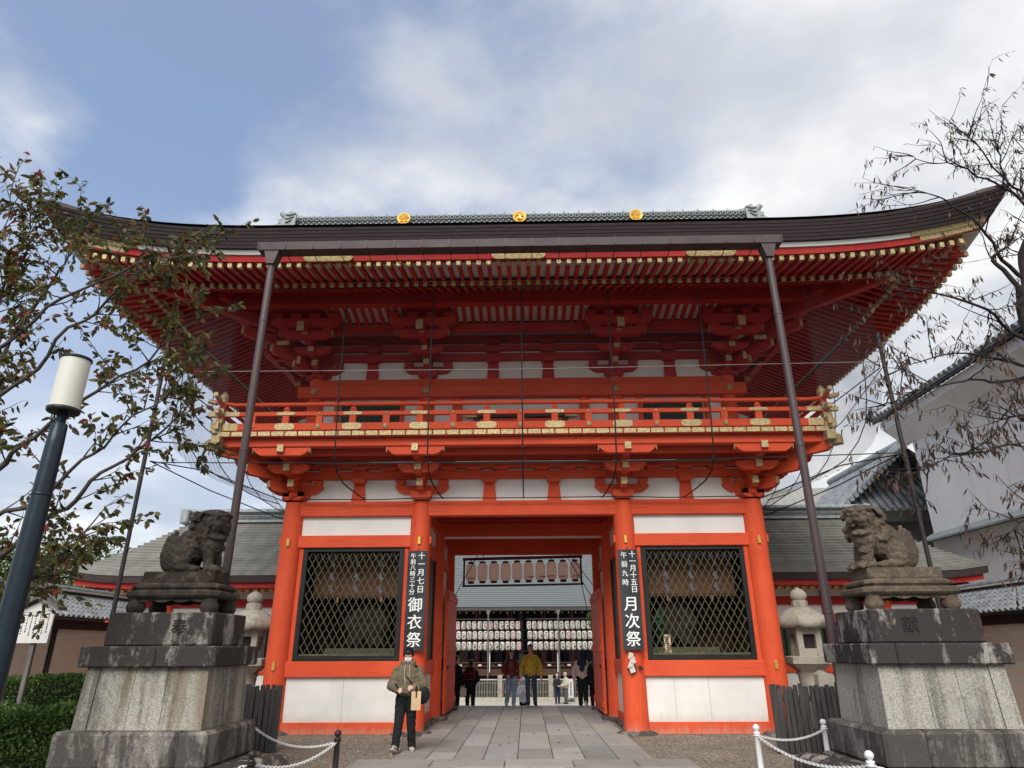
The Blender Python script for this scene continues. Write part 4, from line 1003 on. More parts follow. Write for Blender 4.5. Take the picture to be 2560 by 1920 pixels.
def passage_lanterns():
    t = thing('hanging_rack', 'dark red hanging rack holding ten paper lanterns at the back of the passage', 'rack', (0, 6.3, 3.55))
    for x in (-1.92, 1.86): bx('frame_post', x-.03, x+.03, -.03, .03, .04 if x < 0 else .08, .86 if x < 0 else .92, simple('dark_red_frame', (.09, .018, .016), None, .6), t)
    bar('frame_rail', (-1.97, 0, .86), (1.92, 0, .93), .07, .09, simple('dark_red_rail', (.10, .02, .018), None, .6), t); bar('frame_rail', (-1.97, 0, .02), (1.92, 0, .07), .06, .06, simple('dark_red_rail2', (.08, .016, .015), None, .6), t)
    for x0, x1 in ((-1.35, -1.4), (1.2, 1.28), (-1.3, -2.15), (1.25, 2.15), (1.35, 2.2)):
        pass
    rod('hanger_rope', [(-1.3, 0, .9), (-1.27, -.4, 1.0)], .012, ROPE, t); rod('hanger_rope', [(1.3, 0, .95), (1.27, -.4, 1.05)], .012, ROPE, t)
    rod('stay_rope', [(-1.42, -.4, 1.0), (-2.2, -.3, -.35)], .012, ROPE, t); rod('stay_rope', [(1.32, -.4, 1.0), (2.18, -.3, -.42)], .012, ROPE, t); rod('stay_rope', [(1.43, -.4, 1.0), (2.2, -.3, -.0)], .012, ROPE, t)
    rod('stay_rope', [(1.86, 0, .08), (2.0, .05, -.7)], .012, ROPE, t)
    rod('slack_wire', cat_((-.9, -.4, 1.02), (.85, -.4, 1.02), .09), .008, ROPE, t, 4)
    body = lantern_mesh(.165, .56, PAPERP, 'paper_body', n=20)
    cap = B().lathe([(.095, 0), (.1, .01), (.1, .06), (.09, .07)], 14).mesh('lantern_cap', INK)
    words = ['leftmost', 'second from the left', 'third from the left', 'fourth from the left', 'fifth from the left', 'fifth from the right', 'fourth from the right', 'third from the right', 'second from the right', 'rightmost']
    for i in range(10):
        x = -1.69+.372*i; z = 3.63+.006*i
        l = thing('paper_lantern', 'pale pink paper lantern in the passage frame, '+words[i]+' of the ten', 'lantern', (x+random.uniform(-.008, .008), 6.3, z+.03+random.uniform(-.01, .01)), random.uniform(-.5, .5), group='ten lanterns in the passage')
        O('paper_body', body, None, l, (0, 0, .05)); O('lantern_cap', cap, None, l, (0, 0, .60)); O('lantern_cap', cap, None, l, (0, 0, -.01)); rod('hanging_wire', [(0, 0, .66), (0, 0, .76)], .01, INK, l, 5)
        if i in (0, 5, 6, 7, 8, 9):
            for k in range(5): bx('red_mark', -.1+.045*k, -.07+.045*k, -.168+.02*abs(k-2)*.5, -.155, .13, .17, REDINK, l, 0, (0, .6, 0))
passage_lanterns()

# ------------------------------------------------------------------ side halls behind the gate
def side_hall(s, lab):
    t = thing('side_hall', lab, 'hall', (0, 0, 0), group='halls flanking the gate')
    X = lambda a, c: (min(s*a, s*c), max(s*a, s*c))
    n = 19; e = []
    for j in range(n+1):
        u = j/n; y = 5.0+4.0*u; z = 3.85+2.25*(u**1.12); e.append((y, z))
    for j in range(n):
        (y0, z0), (y1, z1) = e[j], e[j+1]; xo0 = 14.05-1.55*(j/n); xo1 = 14.05-1.55*((j+1)/n)
        d = V((0, y1-y0, z1-z0)).normalized(); nn = V((0, -d.z, d.y)); b = B()
        lf = lambda a: .16*max(0, (a-12.2)/1.85)**2*(1-j/n)
        P = []
        for (yy, zz, th, xo) in ((y0-.01, z0, .075, xo0), (y1+.03, z1+.0, .01, xo1)):
            pl = [5.0+(xo-5.0)*k/10 for k in range(11)]
            P.append([(s*a, yy+nn.y*th, zz+nn.z*th+lf(a)) for a in pl]); P.append([(s*a, yy, zz-.03+lf(a)) for a in pl])
        b.grid([P[1], P[0], P[2], P[3]]); b.add([P[1][-1], P[0][-1], P[2][-1], P[3][-1]], [(0, 1, 2, 3)])
        b.build('shingle_course', SHING, t)
    # hip end
    rows = [[(s*(14.05-1.55*(j/n)), e[j][0]+k/6*2*(9-e[j][0]), e[j][1]+(.16*(1-j/n)**3 if k in (0, 6) else 0)) for k in range(7)] for j in range(n+1)]
    B().grid(rows).build('hip_end', SHING, t)
    B().grid([[(s*5, 13, 3.85), (s*14.05, 13, 3.85)], [(s*5, 9, 6.1), (s*12.5, 9, 6.1)]]).build('rear_roof', SHING, t)
    rd = bx('ridge', *X(5.0, 12.55), 8.75, 9.25, 6.1, 6.2, TILEG, t, .01)
    bx('ridge_band', *X(5.0, 12.5), 8.78, 9.22, 6.2, 6.34, TILED, t, .005); bx('ridge_band', *X(5.0, 12.5), 8.8, 9.2, 6.36, 6.5, TILED, t, .005)
    bx('ridge_line', *X(5.0, 12.52), 8.76, 9.24, 6.34, 6.36, TILEG, t, .0)
    ring = B().tube([(cos(TAU*k/8)*.045, 0, sin(TAU*k/8)*.045) for k in range(9)], .014, 4, cap=False).mesh('ring_tile', TILEG)
    cap = B().tube([(-.12, 0, 0), (.12, 0, 0)], .12, 10).mesh('cap_tile', TILEG)
    for k in range(56): O('ring_tile', ring, None, t, (s*(5.4+.125*k), 8.77, 6.27))
    for k in range(30): O('cap_tile', cap, None, t, (s*(5.2+.25*k), 9, 6.53), (0, random.uniform(-.03, .03), 0))
    bx('ridge_end', *X(12.45, 12.75), 8.6, 9.4, 6.05, 6.6, TILEG, t, .05)
    # eave edge, fascia, rafters with gilt ends, red frame, plaster
    lf = lambda a: .16*max(0, (a-12.2)/1.85)**2
    b = B().grid([[(s*a, y, z+lf(a)) for a in [5+9*k/24 for k in range(25)]] for y, z in ((5.0, 3.84), (5.06, 3.62), (5.3, 3.62), (5.3, 3.9))], closed=False); b.build('eave_edge', BARK, t)
    b = B().grid([[(s*a, y, z+lf(a)) for a in [5+8.9*k/24 for k in range(25)]] for y, z in ((5.16, 3.62), (5.18, 3.46), (5.4, 3.46))]); b.build('eave_fascia', REDD, t)
    for k in range(34):
        x = 5.6+.245*k; r = bar('rafter', (s*x, 6.6, 3.8), (s*x, 5.42, 3.4), .09, .1, REDD, t, 0); O('gilt_end', boxmesh(.1, .016, .11, 0, GOLDP), None, r, (0, .64, 0))
    bx('soffit', *X(5.4, 13.7), 5.45, 6.6, 3.62, 3.64, WHITE, t, 0, (.33, 0, 0))
    bx('wall_plate', *X(5.6, 13.2), 6.15, 6.35, 2.95, 3.2, REDD, t); bx('frieze', *X(5.6, 13.2), 6.24, 6.28, 3.2, 3.75, WHITE, t, 0); bx('lintel', *X(5.6, 13.2), 6.15, 6.35, 2.42, 2.66, RED, t)
    bx('frieze', *X(5.6, 13.2), 6.24, 6.28, 2.66, 2.95, WHITE, t, 0); bx('sill', *X(5.6, 13.2), 6.15, 6.35, 1.0, 1.25, RED, t); bx('dado', *X(5.6, 13.2), 6.22, 6.28, .1, 1.0, WHITE, t, 0); bx('base_board', *X(5.6, 13.2), 6.15, 6.35, 0, .2, RED, t)
    bx('wall', *X(5.6, 13.2), 6.3, 6.34, 1.25, 2.42, BLACK, t, 0); bx('end_wall', *X(13.1, 13.16), 6.3, 11.7, 0, 3.8, WHITE, t, 0)
    for k in range(5): B().lathe([(.15, 0), (.14, 3.7)], 12).build('post', REDV, t, (s*(5.75+1.86*k), 6.2, 0))
    for k in range(60):
        if k % 15 in (0, 1, 14): continue
        bx('window_bar', *X(5.9+.122*k, 5.95+.122*k), 6.24, 6.29, 1.25, 2.42, GREEN, t, 0)
side_hall(-1, 'low red hall with grey shingled roof adjoining the left side of the gate'); side_hall(1, 'low red hall with grey shingled roof adjoining the right side of the gate')

# ------------------------------------------------------------------ roofed clay walls along both sides
def clay_wall(s, y0, y1, lab):
    t = thing('roofed_wall', lab, 'wall', (s*12, 0, 0), group='tile roofed clay walls')
    F = -s      # face towards the court
    bx('wall_body', -.22, .22, y0, y1, 0, 2.2, TAN, t, 0)
    for z in (.95, 1.3, 1.64, 1.98): bx('cream_line', F*.222-.004, F*.222+.004, y0, y1, z, z+.045, CREAM, t, 0)
    for k in range(int((y1-y0)/2.6)+1): bx('timber_post', F*.235-.03, F*.235+.03, y0+.35+2.6*k, y0+.51+2.6*k, 0, 2.25, BLACK, t, .005)
    bx('wall_plate', -.45, .45, y0, y1, 2.2, 2.42, BLACK, t, 0)
    # roof slopes
    pitch = .2; n = int((y1-y0)/pitch); rw = 5
    a, z0, c, z1 = .95, 2.43, .12, 2.98
    for q in (F, -F): B().add([(q*a, y0, z0), (q*a, y1, z0), (q*c, y1, z1), (q*c, y0, z1)], [(0, 1, 2, 3)]).build('roof_bed', TILED, t)
    L = sqrt((a-c)**2+(z1-z0)**2)/rw
    tile = B()
    vs = []
    for yy, r in ((0, .078), (L+.03, .062)):
        for k in range(7): th = pi*k/6; vs.append((r*cos(th), yy, r*sin(th)+.005))
    tile.add(vs, [(k, k+1, k+8, k+7) for k in range(6)], 0, True).add([vs[k] for k in range(7)], [tuple(range(7))]); tm = tile.mesh('cover_tile', TILE)
    pan = B().grid([[(-.10, 0, .02), (-.05, 0, .0), (.05, 0, 0), (.10, 0, .02)], [(-.1, L+.03, .0), (-.05, L+.03, -.02), (.05, L+.03, -.02), (.1, L+.03, 0)]], 0, True).mesh('pan_tile', TILE)
    cnt = 0
    stuff = B()
    for i in range(n):
        for j in range(rw):
            f = j/rw; x = a+(c-a)*f; z = z0+(z1-z0)*f
            if cnt < 300:
                # local +Y of the tile runs up the slope
                e = V((F*(c-a), 0, z1-z0)).to_track_quat('Y', 'Z').to_euler()
                O('cover_tile', tm, None, t, (F*x, y1-pitch*(i+.5), z+.02), e); cnt += 1
            if i < 40: O('pan_tile', pan, None, t, (F*x, y1-pitch*(i+1), z+.03), V((F*(c-a), 0, z1-z0)).to_track_quat('Y', 'Z').to_euler())
    bx('ridge', -.17, .17, y0, y1, 2.95, 3.05, TILEG, t, .01); bx('ridge_course', -.15, .15, y0, y1, 3.05, 3.13, TILED, t, .005); bx('ridge_course', -.17, .17, y0, y1, 3.13, 3.165, CREAM, t, .003); bx('ridge_course', -.185, .185, y0, y1, 2.99, 3.02, CREAM, t, .003)
    B().tube([(0, y0, 3.19), (0, y1, 3.19)], .09, 12).build('ridge_cap', TILE, t)
    B().lathe([(.11, 0), (.11, .05), (.05, .06)], 14).build('end_disc', TILED, t, (F*.05, y1, 3.1), (-pi/2, 0, 0))
clay_wall(-1, -4.0, 5.4, 'tan clay wall with grey tile roof and dark posts, left behind the hedge')
clay_wall(1, -3.0, 4.6, 'tan clay wall with grey tile roof on the far right behind the pedestal')

def storehouse():
    t = thing('storehouse', 'tall white plastered storehouse with tiled eaves at the right edge', 'building', (0, 0, 0))
    X0, X1, Y0, Y1 = 15, 24, -4, 9.0
    bx('wall', X0, X1, Y0, Y1, 0, 9.6, KURA, t, .0)
    b = B().prism([(X0-.12, 5.28), (X0-.55, 5.20), (X0-.55, 5.26), (X0-.02, 5.55), (X0, 5.55), (X0, 5.28)], 'y', Y0, Y1+.1).build('pent_band', TILEG, t)
    bx('lower_wall', X0-.1, X0-.003, Y0, Y1-.003, 0, 5.26, KURA, t, 0)
    B().prism([(X0, 9.0), (X0-.35, 9.3), (X0-.75, 9.65), (X0-.8, 9.95), (X0, 9.95)], 'y', Y0, Y1+.5).build('plaster_cornice', KURA, t)
    B().prism([(X0-.95, 9.95), (X0-.95, 10.08), (X0+4.5, 13.6), (X0+4.5, 13.4)], 'y', Y0, Y1+.8).build('roof_slope', TILED, t)
    B().prism([(X0+9.95, 9.95), (X0+9.95, 10.08), (X0+4.5, 13.6), (X0+4.5, 13.4)], 'y', Y0, Y1+.8).build('roof_slope', TILED, t)
    B().prism([(X0+.02, 9.58), (X0+4.5, 13.4), (X0+8.98, 9.58)], 'y', Y1-.4, Y1-.003).build('gable', KURA, t)
    end = B().tube([(-.06, 0, 0), (.5, 0, .31)], .1, 10).mesh('eave_tile', TILE)
    for k in range(48): O('eave_tile', end, None, t, (X0-.95, Y1+.7-.28*k, 10.13), (0, 0, 0))
    flat = B().prism([(-.1, .0), (.1, .0), (.13, .05), (-.13, .05)], 'x', -.03, .3).mesh('flat_tile', TILE)
    for k in range(47): O('flat_tile', flat, None, t, (X0-.95, Y1+.56-.28*k, 10.05))
storehouse()
def rear_house():
    t = thing('tiled_house', 'dark tiled roof of a house between the right lion and the white storehouse', 'house', (0, 0, 0))
    # ridge runs away to the right; gable faces the court
    bx('wall', 14.6, 19, 12.5, 18, -1, 6.6, WOODD, t, 0)
    x0, x1, y0, y1, zr_, ze = 12.9, 20, 11.6, 19, 9.6, 6.9
    L = 16
    B().add([(x0, y0, ze), (x0, y1, ze), (16.2, y1, zr_), (16.2, y0, zr_)], [(0, 1, 2, 3)]).build('roof_slope', TILED, t)
    B().add([(19.5, y0, ze), (19.5, y1, ze), (16.2, y1, zr_), (16.2, y0, zr_)], [(0, 1, 2, 3)]).build('roof_slope', TILED, t)
    for i in range(22):
        y = y0+.12+.33*i; rod('tile_roll', [(x0-.05, y, ze+.03), (16.2, y, zr_+.05)], .085, TILE, t, 8)
    for k in range(5):
        rod('verge_tile', [(x0+.1+.02*k, y0-.05+.1*k, ze+.1+.05*k), (16.2, y0-.05+.1*k, zr_+.12+.05*k)], .1, TILEG if k % 2 else TILE, t, 8)
    for k in range(16): B().tube([(0, 0, 0), (0, .45, 0)], .11, 10).build('verge_end', TILE, t, (x0+.15+.2*k, y0-.22, ze+.12+.165*k))
    rod('ridge', [(16.2, y0-.2, zr_+.2), (16.2, y1, zr_+.2)], .2, TILEG, t, 10)
    B().add([(x0, y0, ze), (19.5, y0, ze), (16.2, y0+2.2, zr_-.1)], [(0, 1, 2)]).build('hip_slope', TILE, t)
    for k in range(20):
        x = x0+.2+.33*k; f = 1-abs(x-16.2)/3.35
        if f > .05: rod('tile_roll', [(x, y0-.05, ze+.05), (x, y0+2.2*f, ze+(zr_-.1-ze)*f+.05)], .08, TILE, t, 8)
    # long low roof running back from it
    B().add([(9.5, 15, 6.6), (13.2, 15, 6.6), (16.0, 18.5, 9.4), (12.5, 18.5, 9.3)], [(0, 1, 2, 3)]).build('rear_roof_slope', SHING, t)
rear_house()
# ------------------------------------------------------------------ stone lanterns
def stone_lantern(x, y, lab, sq=False, sc=1.0):
    t = thing('stone_lantern', lab, 'stone lantern', (x, y, 0), group='stone lanterns by the gate')
    B().lathe([(.52, 0), (.52, .14), (.44, .2), (.36, .26)], 6 if not sq else 4, rot=.0).build('base', GRANL, t)
    B().lathe([(.30, .26), (.27, .36), (.25, .7), (.25, .95), (.27, 1.12), (.31, 1.18)], 18).build('shaft', GRANL, t)
    B().lathe([(.26, 1.18), (.46, 1.34), (.50, 1.36), (.50, 1.5), (.44, 1.52)], 6, smooth=False).build('platform', GRANL, t)
    fb = B(); w = .27
    for a in range(4):     # fire box: four corner posts, round or square openings between
        M = Matrix.Rotation(a*pi/2+.0, 4, 'Z')
        fb.box(-w, -w+.13, -w, -w+.13, 1.52, 2.14, 0, M)
        fb.box(-w+.13, w-.13, -w+.01, -w+.09, 1.52, 1.68, 0, M); fb.box(-w+.13, w-.13, -w+.01, -w+.09, 1.98, 2.14, 0, M)
    f = fb.build('fire_box', GRANL, t); bx('hollow', -.17, .17, -.17, .17, 1.56, 2.1, CARVE, t, 0)
    # six-sided cap with upturned corners
    rows = []
    prof = [(.24, 2.10, 0), (.60, 2.12, .03), (.62, 2.24, .05), (.52, 2.36, .02), (.38, 2.48, 0), (.26, 2.55, 0), (.16, 2.58, 0)]
    n = 24
    for r, z, up in prof:
        rows.append([(r*(cos(pi/6)/cos(((TAU*k/n) % (pi/3))-pi/6))*cos(TAU*k/n), r*(cos(pi/6)/cos(((TAU*k/n) % (pi/3))-pi/6))*sin(TAU*k/n), z+up*(2.2 if k % 4 == 0 else 0)) for k in range(n)])
    B().grid(rows, 0, True, True).add(rows[-1], [tuple(range(n))]).add(rows[0], [tuple(range(n))]).build('cap', GRANL, t)
    B().lathe([(.15, 2.55), (.18, 2.58), (.18, 2.70), (.15, 2.72)], 8, smooth=False).build('finial_base', GRANL, t)
    B().lathe([(.10, 2.70), (.17, 2.76), (.19, 2.83), (.17, 2.90), (.10, 2.96), (.03, 2.995), (.001, 3.02)], 18).build('jewel', GRANL, t)
    return t
stone_lantern(-6.36, .5, 'pale stone lantern peeping out between the left pedestal and the gate')
stone_lantern(6.45, .5, 'pale stone lantern standing right of the gate by the brown downpipe')
def stone_posts():
    for i, (x, y, h) in enumerate(((5.85, -1.6, 1.28), (6.1, -1.4, 1.2))):
        t = O('stone_post', B().prism([(-.11, 0), (-.11, h-.07), (0, h), (.11, h-.07), (.11, 0)], 'y', -.11, .11).mesh('stone_post', GRANL), None, None, (x, y, 0))
        tag(t, ('taller' if i == 0 else 'shorter')+' of two pale stone posts beside the right picket fence', 'post', 'stone posts')
stone_posts()

# ------------------------------------------------------------------ pedestals
def pedestal(cx, s, lab, char):
    t = thing('stone_pedestal', lab, 'pedestal', (cx, -5.6, .273), group='lion pedestals'); t.scale = (.839,)*3
    bx('footing_stone', -1.32, 1.32, -1.14, 1.14, -.34, -.003, GRANM, t, .03)
    rg = random.Random(5+s)
    def course(nm, w, d, z0, z1, cuts, m, bev=.02, side=None, jit=.004):
        xs = [-w/2]+[c*w/2 for c in cuts]+[w/2]
        for a, c in zip(xs, xs[1:]):
            j = rg.uniform(-jit, jit); bx(nm, a+.003, c-.003, -d/2+j, d/2, z0, z1-.003, m, t, bev)
    course('base_stone', 2.42, 2.06, 0, .53, (-.35, .62) if s < 0 else (-.45, .5), GRANM, .05)
    # shaft of upright slabs, slightly battered
    x = [-1.03, -.80, -.2, .34, .8, 1.03] if s < 0 else [-1.03, -.78, -.3, .22, .76, 1.03]
    for a, c in zip(x, x[1:]):
        j = .0 if abs((a+c)/2) < .85 else -.02
        b = B(); k = .965; zb, zt = .53, 1.44; yf = -.80
        b.add([(a+.004, yf-.03+j, zb), (c-.004, yf-.03+j, zb), (c-.004, .8, zb), (a+.004, .8, zb), (a*k+.004, yf+.02+j, zt), (c*k-.004, yf+.02+j, zt), (c*k-.004, .8, zt), (a*k+.004, .8, zt)],
              [(0, 1, 5, 4), (1, 2, 6, 5), (2, 3, 7, 6), (3, 0, 4, 7), (4, 5, 6, 7), (0, 3, 2, 1)])
        b.build('shaft_slab', GRAN, t)
    course('cornice_stone', 2.24, 1.82, 1.44, 1.76, (.12,) if s < 0 else (-.62,), GRAND, .022)
    course('upper_block', 1.80, 1.36, 1.76, 2.29, () if s < 0 else (), GRAND, .025)
    # carved low table: legs, apron with a scalloped edge, moulded top
    W, D = 1.54, 1.0
    for a in (-1, 1):
        for c in (-1, 1):
            B().lathe([(.11, 0), (.15, .05), (.155, .12), (.12, .2), (.13, .27)], 14).build('table_leg', LION1 if s < 0 else LION2, t, (a*(W/2-.13), c*(D/2-.13), 2.29))
    n = 28; pts = [(-W/2+.1+(W-.2)*i/n, .215-.035*abs(sin(i*pi/7))) for i in range(n+1)]
    for yy in (-D/2+.04, D/2-.1): B().prism([(-W/2+.1, .3)]+pts+[(W/2-.1, .3)], 'y', yy, yy+.06).build('table_apron', LION1 if s < 0 else LION2, t, (0, 0, 2.28))
    m = LION1 if s < 0 else LION2
    def oct_(w, d, c): return [(-w/2+c, -d/2), (w/2-c, -d/2), (w/2, -d/2+c), (w/2, d/2-c), (w/2-c, d/2), (-w/2+c, d/2), (-w/2, d/2-c), (-w/2, -d/2+c)]
    def slab(nm, lays):
        rows = [[(x, y, z) for x, y in oct_(w, d, c)] for w, d, c, z in lays]
        B().grid(rows, 0, False, True).add(rows[0], [tuple(range(8))]).add(rows[-1], [tuple(range(8))]).build(nm, m, t)
    slab('table_top', [(W+.02, D+.02, .1, 2.53), (W+.1, D+.1, .12, 2.57), (W+.1, D+.1, .12, 2.63), (W-.02, D-.02, .1, 2.66), (W-.1, D-.08, .1, 2.67), (W-.02, D, .1, 2.71), (W-.02, D, .1, 2.75), (W-.16, D-.14, .1, 2.79)])
    slab('lion_plinth', [(1.26, .78, .06, 2.785), (1.28, .8, .06, 2.82), (1.26, .78, .06, 2.98)])
    # carved character on the front of the upper block
    O('carved_character', text_mesh(char, .27, CARVE, .004), None, t, (.33 if s < 0 else -.28, -.6915, 2.17), (pi/2, 0, 0))
    return t
pedestal(-5.05, -1, 'black stained granite pedestal on the left, carved 奉, carrying the dark lion', '奉')
pedestal(5.57, 1, 'stained granite pedestal on the right, carved 献, carrying the brown lion', '献')

# ------------------------------------------------------------------ guardian lions (each one continuous carved body)
def lion(cx, s, lab, mat, cub):
    """local: faces +X; head turned towards the viewer at -Y"""
    rg = random.Random(21+s)
    ht = R(-38 if not cub else -48)
    P = [('e', (-.27, 0, .37), (.33, .26, .32), (0, .3, 0), 0), ('e', (-.04, 0, .52), (.38, .24, .33), (0, -.65, 0), 0), ('e', (.17, 0, .60), (.21, .22, .30), (0, 0, 0), 0), ('e', (.22, 0, .40), (.15, .17, .2), (0, 0, 0), 0)]
    for y in (-1, 1):
        P += [('e', (-.27, y*.18, .25), (.27, .14, .28), (0, .25, 0), 0), ('e', (-.06, y*.24, .075), (.21, .085, .075), (0, 0, 0), 0), ('e', (.12, y*.245, .06), (.08, .085, .06), (0, 0, 0), 0),
              ('c', (.18, y*.15, .56), (.27, y*.16, .3), .115, .085, 0), ('c', (.27, y*.16, .3), (.29, y*.165, .08), .082, .08, 0), ('e', (.35, y*.165, .07), (.14, .105, .075), (0, 0, 0), 0)]
        for k in range(3): P.append(('e', (.45, y*.165+(k-1)*.06, .045), (.045, .032, .045), (0, 0, 0), 0))
    hc = V((.20, -.02, .86)); hs = 1.34
    def H(x, y, z): return hc+Matrix.Rotation(ht, 3, 'Z') @ V((x, y, z))*hs
    P0 = len(P)
    P += [('e', H(-.05, 0, -.1), (.21, .22, .24), (0, 0, ht), 0), ('e', H(.05, 0, .03), (.17, .175, .14), (0, 0, ht), 0), ('e', H(-.02, 0, .15), (.20, .18, .055), (0, -.1, ht), 0),
          ('e', H(.20, 0, -.01), (.09, .125, .06), (0, 0, ht), 0), ('e', H(.265, 0, .045), (.045, .07, .038), (0, 0, ht), 0), ('e', H(.15, 0, -.175), (.11, .12, .05), (0, .25, ht), 0), ('e', H(.06, 0, -.1), (.1, .1, .1), (0, 0, ht), 0),
          ('e', H(.10, 0, -.28), (.10, .13, .12), (0, 0, ht), 0)]
    for y in (-1, 1):
        P += [('e', H(.17, y*.082, .07), (.042, .042, .034), (0, 0, ht), 0), ('c', H(.215, y*.025, .115), H(.12, y*.16, .135), .036, .03, 0), ('e', H(-.04, y*.21, .1), (.07, .03, .085), (.5*y, .4, ht), 0), ('e', H(.245, y*.07, -.02), (.045, .05, .045), (0, 0, ht), 0), ('c', H(.12, y*.13, -.03), H(.10, y*.13, -.2), .03, .028, 0)]
        for k in range(4): P.append(('c', H(.235, y*(.025+.03*k), -.06), H(.232, y*(.025+.03*k), -.10), .013, .009, 0))
    P[P0:] = [(p[0], p[1], tuple(r*hs for r in p[2]), p[3], 0) if p[0] == 'e' else (p[0], p[1], p[2], p[3]*hs, p[4]*hs, 0) for p in P[P0:]]
    for k in range(60):   # mane of curls
        a = rg.uniform(0, TAU); r = rg.uniform(.2, .25); z = rg.uniform(-.36, .14)
        p = H(-.07+r*cos(a)*.85, r*sin(a), z)
        if (Matrix.Rotation(-ht, 3, 'Z') @ (p-hc)).x > .06: continue
        P.append(('e', p, (rg.uniform(.045, .07),)*3, (0, 0, 0), 0))
    for k in range(5): P.append(('c', (-.5+.02*k, (k-2)*.07, .3), (-.46-.03*abs(k-2)+.03, (k-2)*.055, .62+.06*(2-abs(k-2))), .075, .04, 0))
    P.append(('e', (-.47, 0, .38), (.13, .19, .2), (0, 0, 0), 0))
    for k in range(8): P.append(('e', (-.3+.07*k+rg.uniform(-.03, .03), rg.uniform(-.12, .12), .6+.045*k), (.06, .06, .05), (0, 0, 0), 0))
    P.append(('e', (0, 0, .02), (.5, .3, .03), (0, 0, 0), 0))
    if cub:
        P += [('e', (.33, -.17, .17), (.1, .1, .13), (0, .3, 0), 0), ('e', (.38, -.22, .30), (.085, .08, .075), (0, 0, 0), 0), ('e', (.43, -.27, .28), (.04, .04, .03), (0, 0, 0), 0), ('c', (.36, -.2, .12), (.44, -.27, .03), .04, .035, 0), ('e', (.25, -.2, .06), (.13, .09, .06), (0, 0, 0), 0)]
    t = thing('guardian_lion', lab, 'lion statue', (cx, -5.62, .273+2.975*.839), 0, group='guardian lions'); t.scale = (.839,)*3
    me = blob(P, [mat], .014, 1, .012, 17, 'body')
    if s > 0: me.transform(Matrix.Diagonal((-1, 1, 1, 1))); me.flip_normals()
    o = O('body', me, None, t); o.scale = (1.06, 1.06, 1.0)
lion(-4.95, -1, 'dark weathered stone lion seated on the left pedestal, facing right', LION1, False)
lion(5.40, 1, 'brown weathered stone lion with a cub under its paw on the right pedestal', LION2, True)

# ------------------------------------------------------------------ picket fences
def picket_fence(x0, x1, y, lab, seed):
    t = thing('picket_fence', lab, 'fence', (0, y, 0), group='dark picket fences'); rg = random.Random(seed)
    n = int((x1-x0)/.088)
    for z in (.35, .86): bx('rail', x0, x1, .0, .06, z-.045, z+.045, WOODD, t)
    for lay, yy in ((0, -.032), (1, .062)):
        for i in range(n+1-lay):
            x = x0+(x1-x0)*(i+.5*lay)/n; end = i in (0, n) and not lay; h = 1.02+rg.uniform(-.03, .025)+(.07 if end else .04*lay); w = .055 if end else .037
            B().prism([(-w, 0), (-w, h-.02), (-w+.012, h), (w-.012, h), (w, h-.02), (w, 0)], 'y', 0, .03).build('picket', WOODD, t, (x, yy, .02), (rg.uniform(-.012, .012), rg.uniform(-.012, .012), 0))
picket_fence(4.42, 5.55, -2.95, 'dark wooden picket fence between the gate and the right pedestal', 4)
picket_fence(-5.0, -4.42, -2.75, 'dark wooden picket fence between the gate and the left pedestal', 5)

# ------------------------------------------------------------------ round kerb stones
def kerb_stone(p, q, lab):
    t = O('round_stone', blob([('c', p, q, .19, .21, 0)], [GRAND], .03, 2, .006, 5), None); tag(t, lab, 'stone', 'round stones by the pedestals')
kerb_stone((4.12, -4.9, .1), (4.42, -6.7, .12), 'dark rounded stone lying at the foot of the right pedestal')
kerb_stone((-3.58, -4.95, .1), (-3.95, -6.7, .12), 'dark rounded stone lying at the foot of the left pedestal')

# ------------------------------------------------------------------ bollards and chains
def bollard(x, y, h, mat, lab, grp):
    t = thing('bollard', lab, 'bollard', (x, y, 0), group=grp)
    B().lathe([(.052, 0), (.05, .02), (.043, .05), (.04, h-.11), (.047, h-.10), (.047, h-.075), (.025, h-.07)], 14).build('post', mat, t)
    B().lathe([(.02, h-.075), (.024, h-.065), (.045, h-.045), (.052, h-.02), (.045, h+.005), (.024, h+.024), (.001, h+.03)], 14).build('knob', mat, t)
    B().tube([(.055*cos(TAU*k/10), .055*sin(TAU*k/10), h-.12) for k in range(11)], .008, 5).build('ring', mat, t)
bollard(-2.73, -4.95, .56, BPAINT, 'dark brown bollard standing in the gravel left of the path', 'dark bollards on the left')
bollard(-4.68, -3.1, .57, BPAINT, 'dark brown bollard against the left picket fence', 'dark bollards on the left')
bollard(-3.22, -7.0, .55, BPAINT, 'dark brown bollard nearest the viewer, its knob at the bottom edge', 'dark bollards on the left')
bollard(3.42, -5.0, .63, WPAINT, 'white bollard standing in front of the right picket fence', 'white bollards on the right')
bollard(3.87, -7.5, .60, WPAINT, 'white bollard nearest the viewer, its knob before the right pedestal', 'white bollards on the right')
bollard(5.05, -3.35, .55, WPAINT, 'white bollard hidden between the right fence and the round stone', 'white bollards on the right')
def chain(p, q, sag, lab):
    t = thing('chain', lab, 'chain', (0, 0, 0), group='white plastic chains')
    pts = cat_(p, q, sag, 60); L = [0]
    for a, c in zip(pts, pts[1:]): L.append(L[-1]+(c-a).length)
    link_ = B().tube([(cos(TAU*k/10)*.017, (.016 if sin(TAU*k/10) > 0 else -.016)+sin(TAU*k/10)*.017, 0) for k in range(11)], .0065, 5, cap=False).mesh('link', CHAIN)
    n = int(L[-1]/.046)
    for i in range(n):
        d = L[-1]*(i+.5)/n; k = max(j for j in range(len(L)) if L[j] <= d); k = min(k, len(pts)-2); f = (d-L[k])/(L[k+1]-L[k]); c = pts[k].lerp(pts[k+1], f)
        e = (pts[k+1]-pts[k]).to_track_quat('Y', 'Z') @ Euler((0, pi/2*(i % 2)+.4, 0)).to_quaternion(); O('link', link_, None, t, c, e.to_euler())
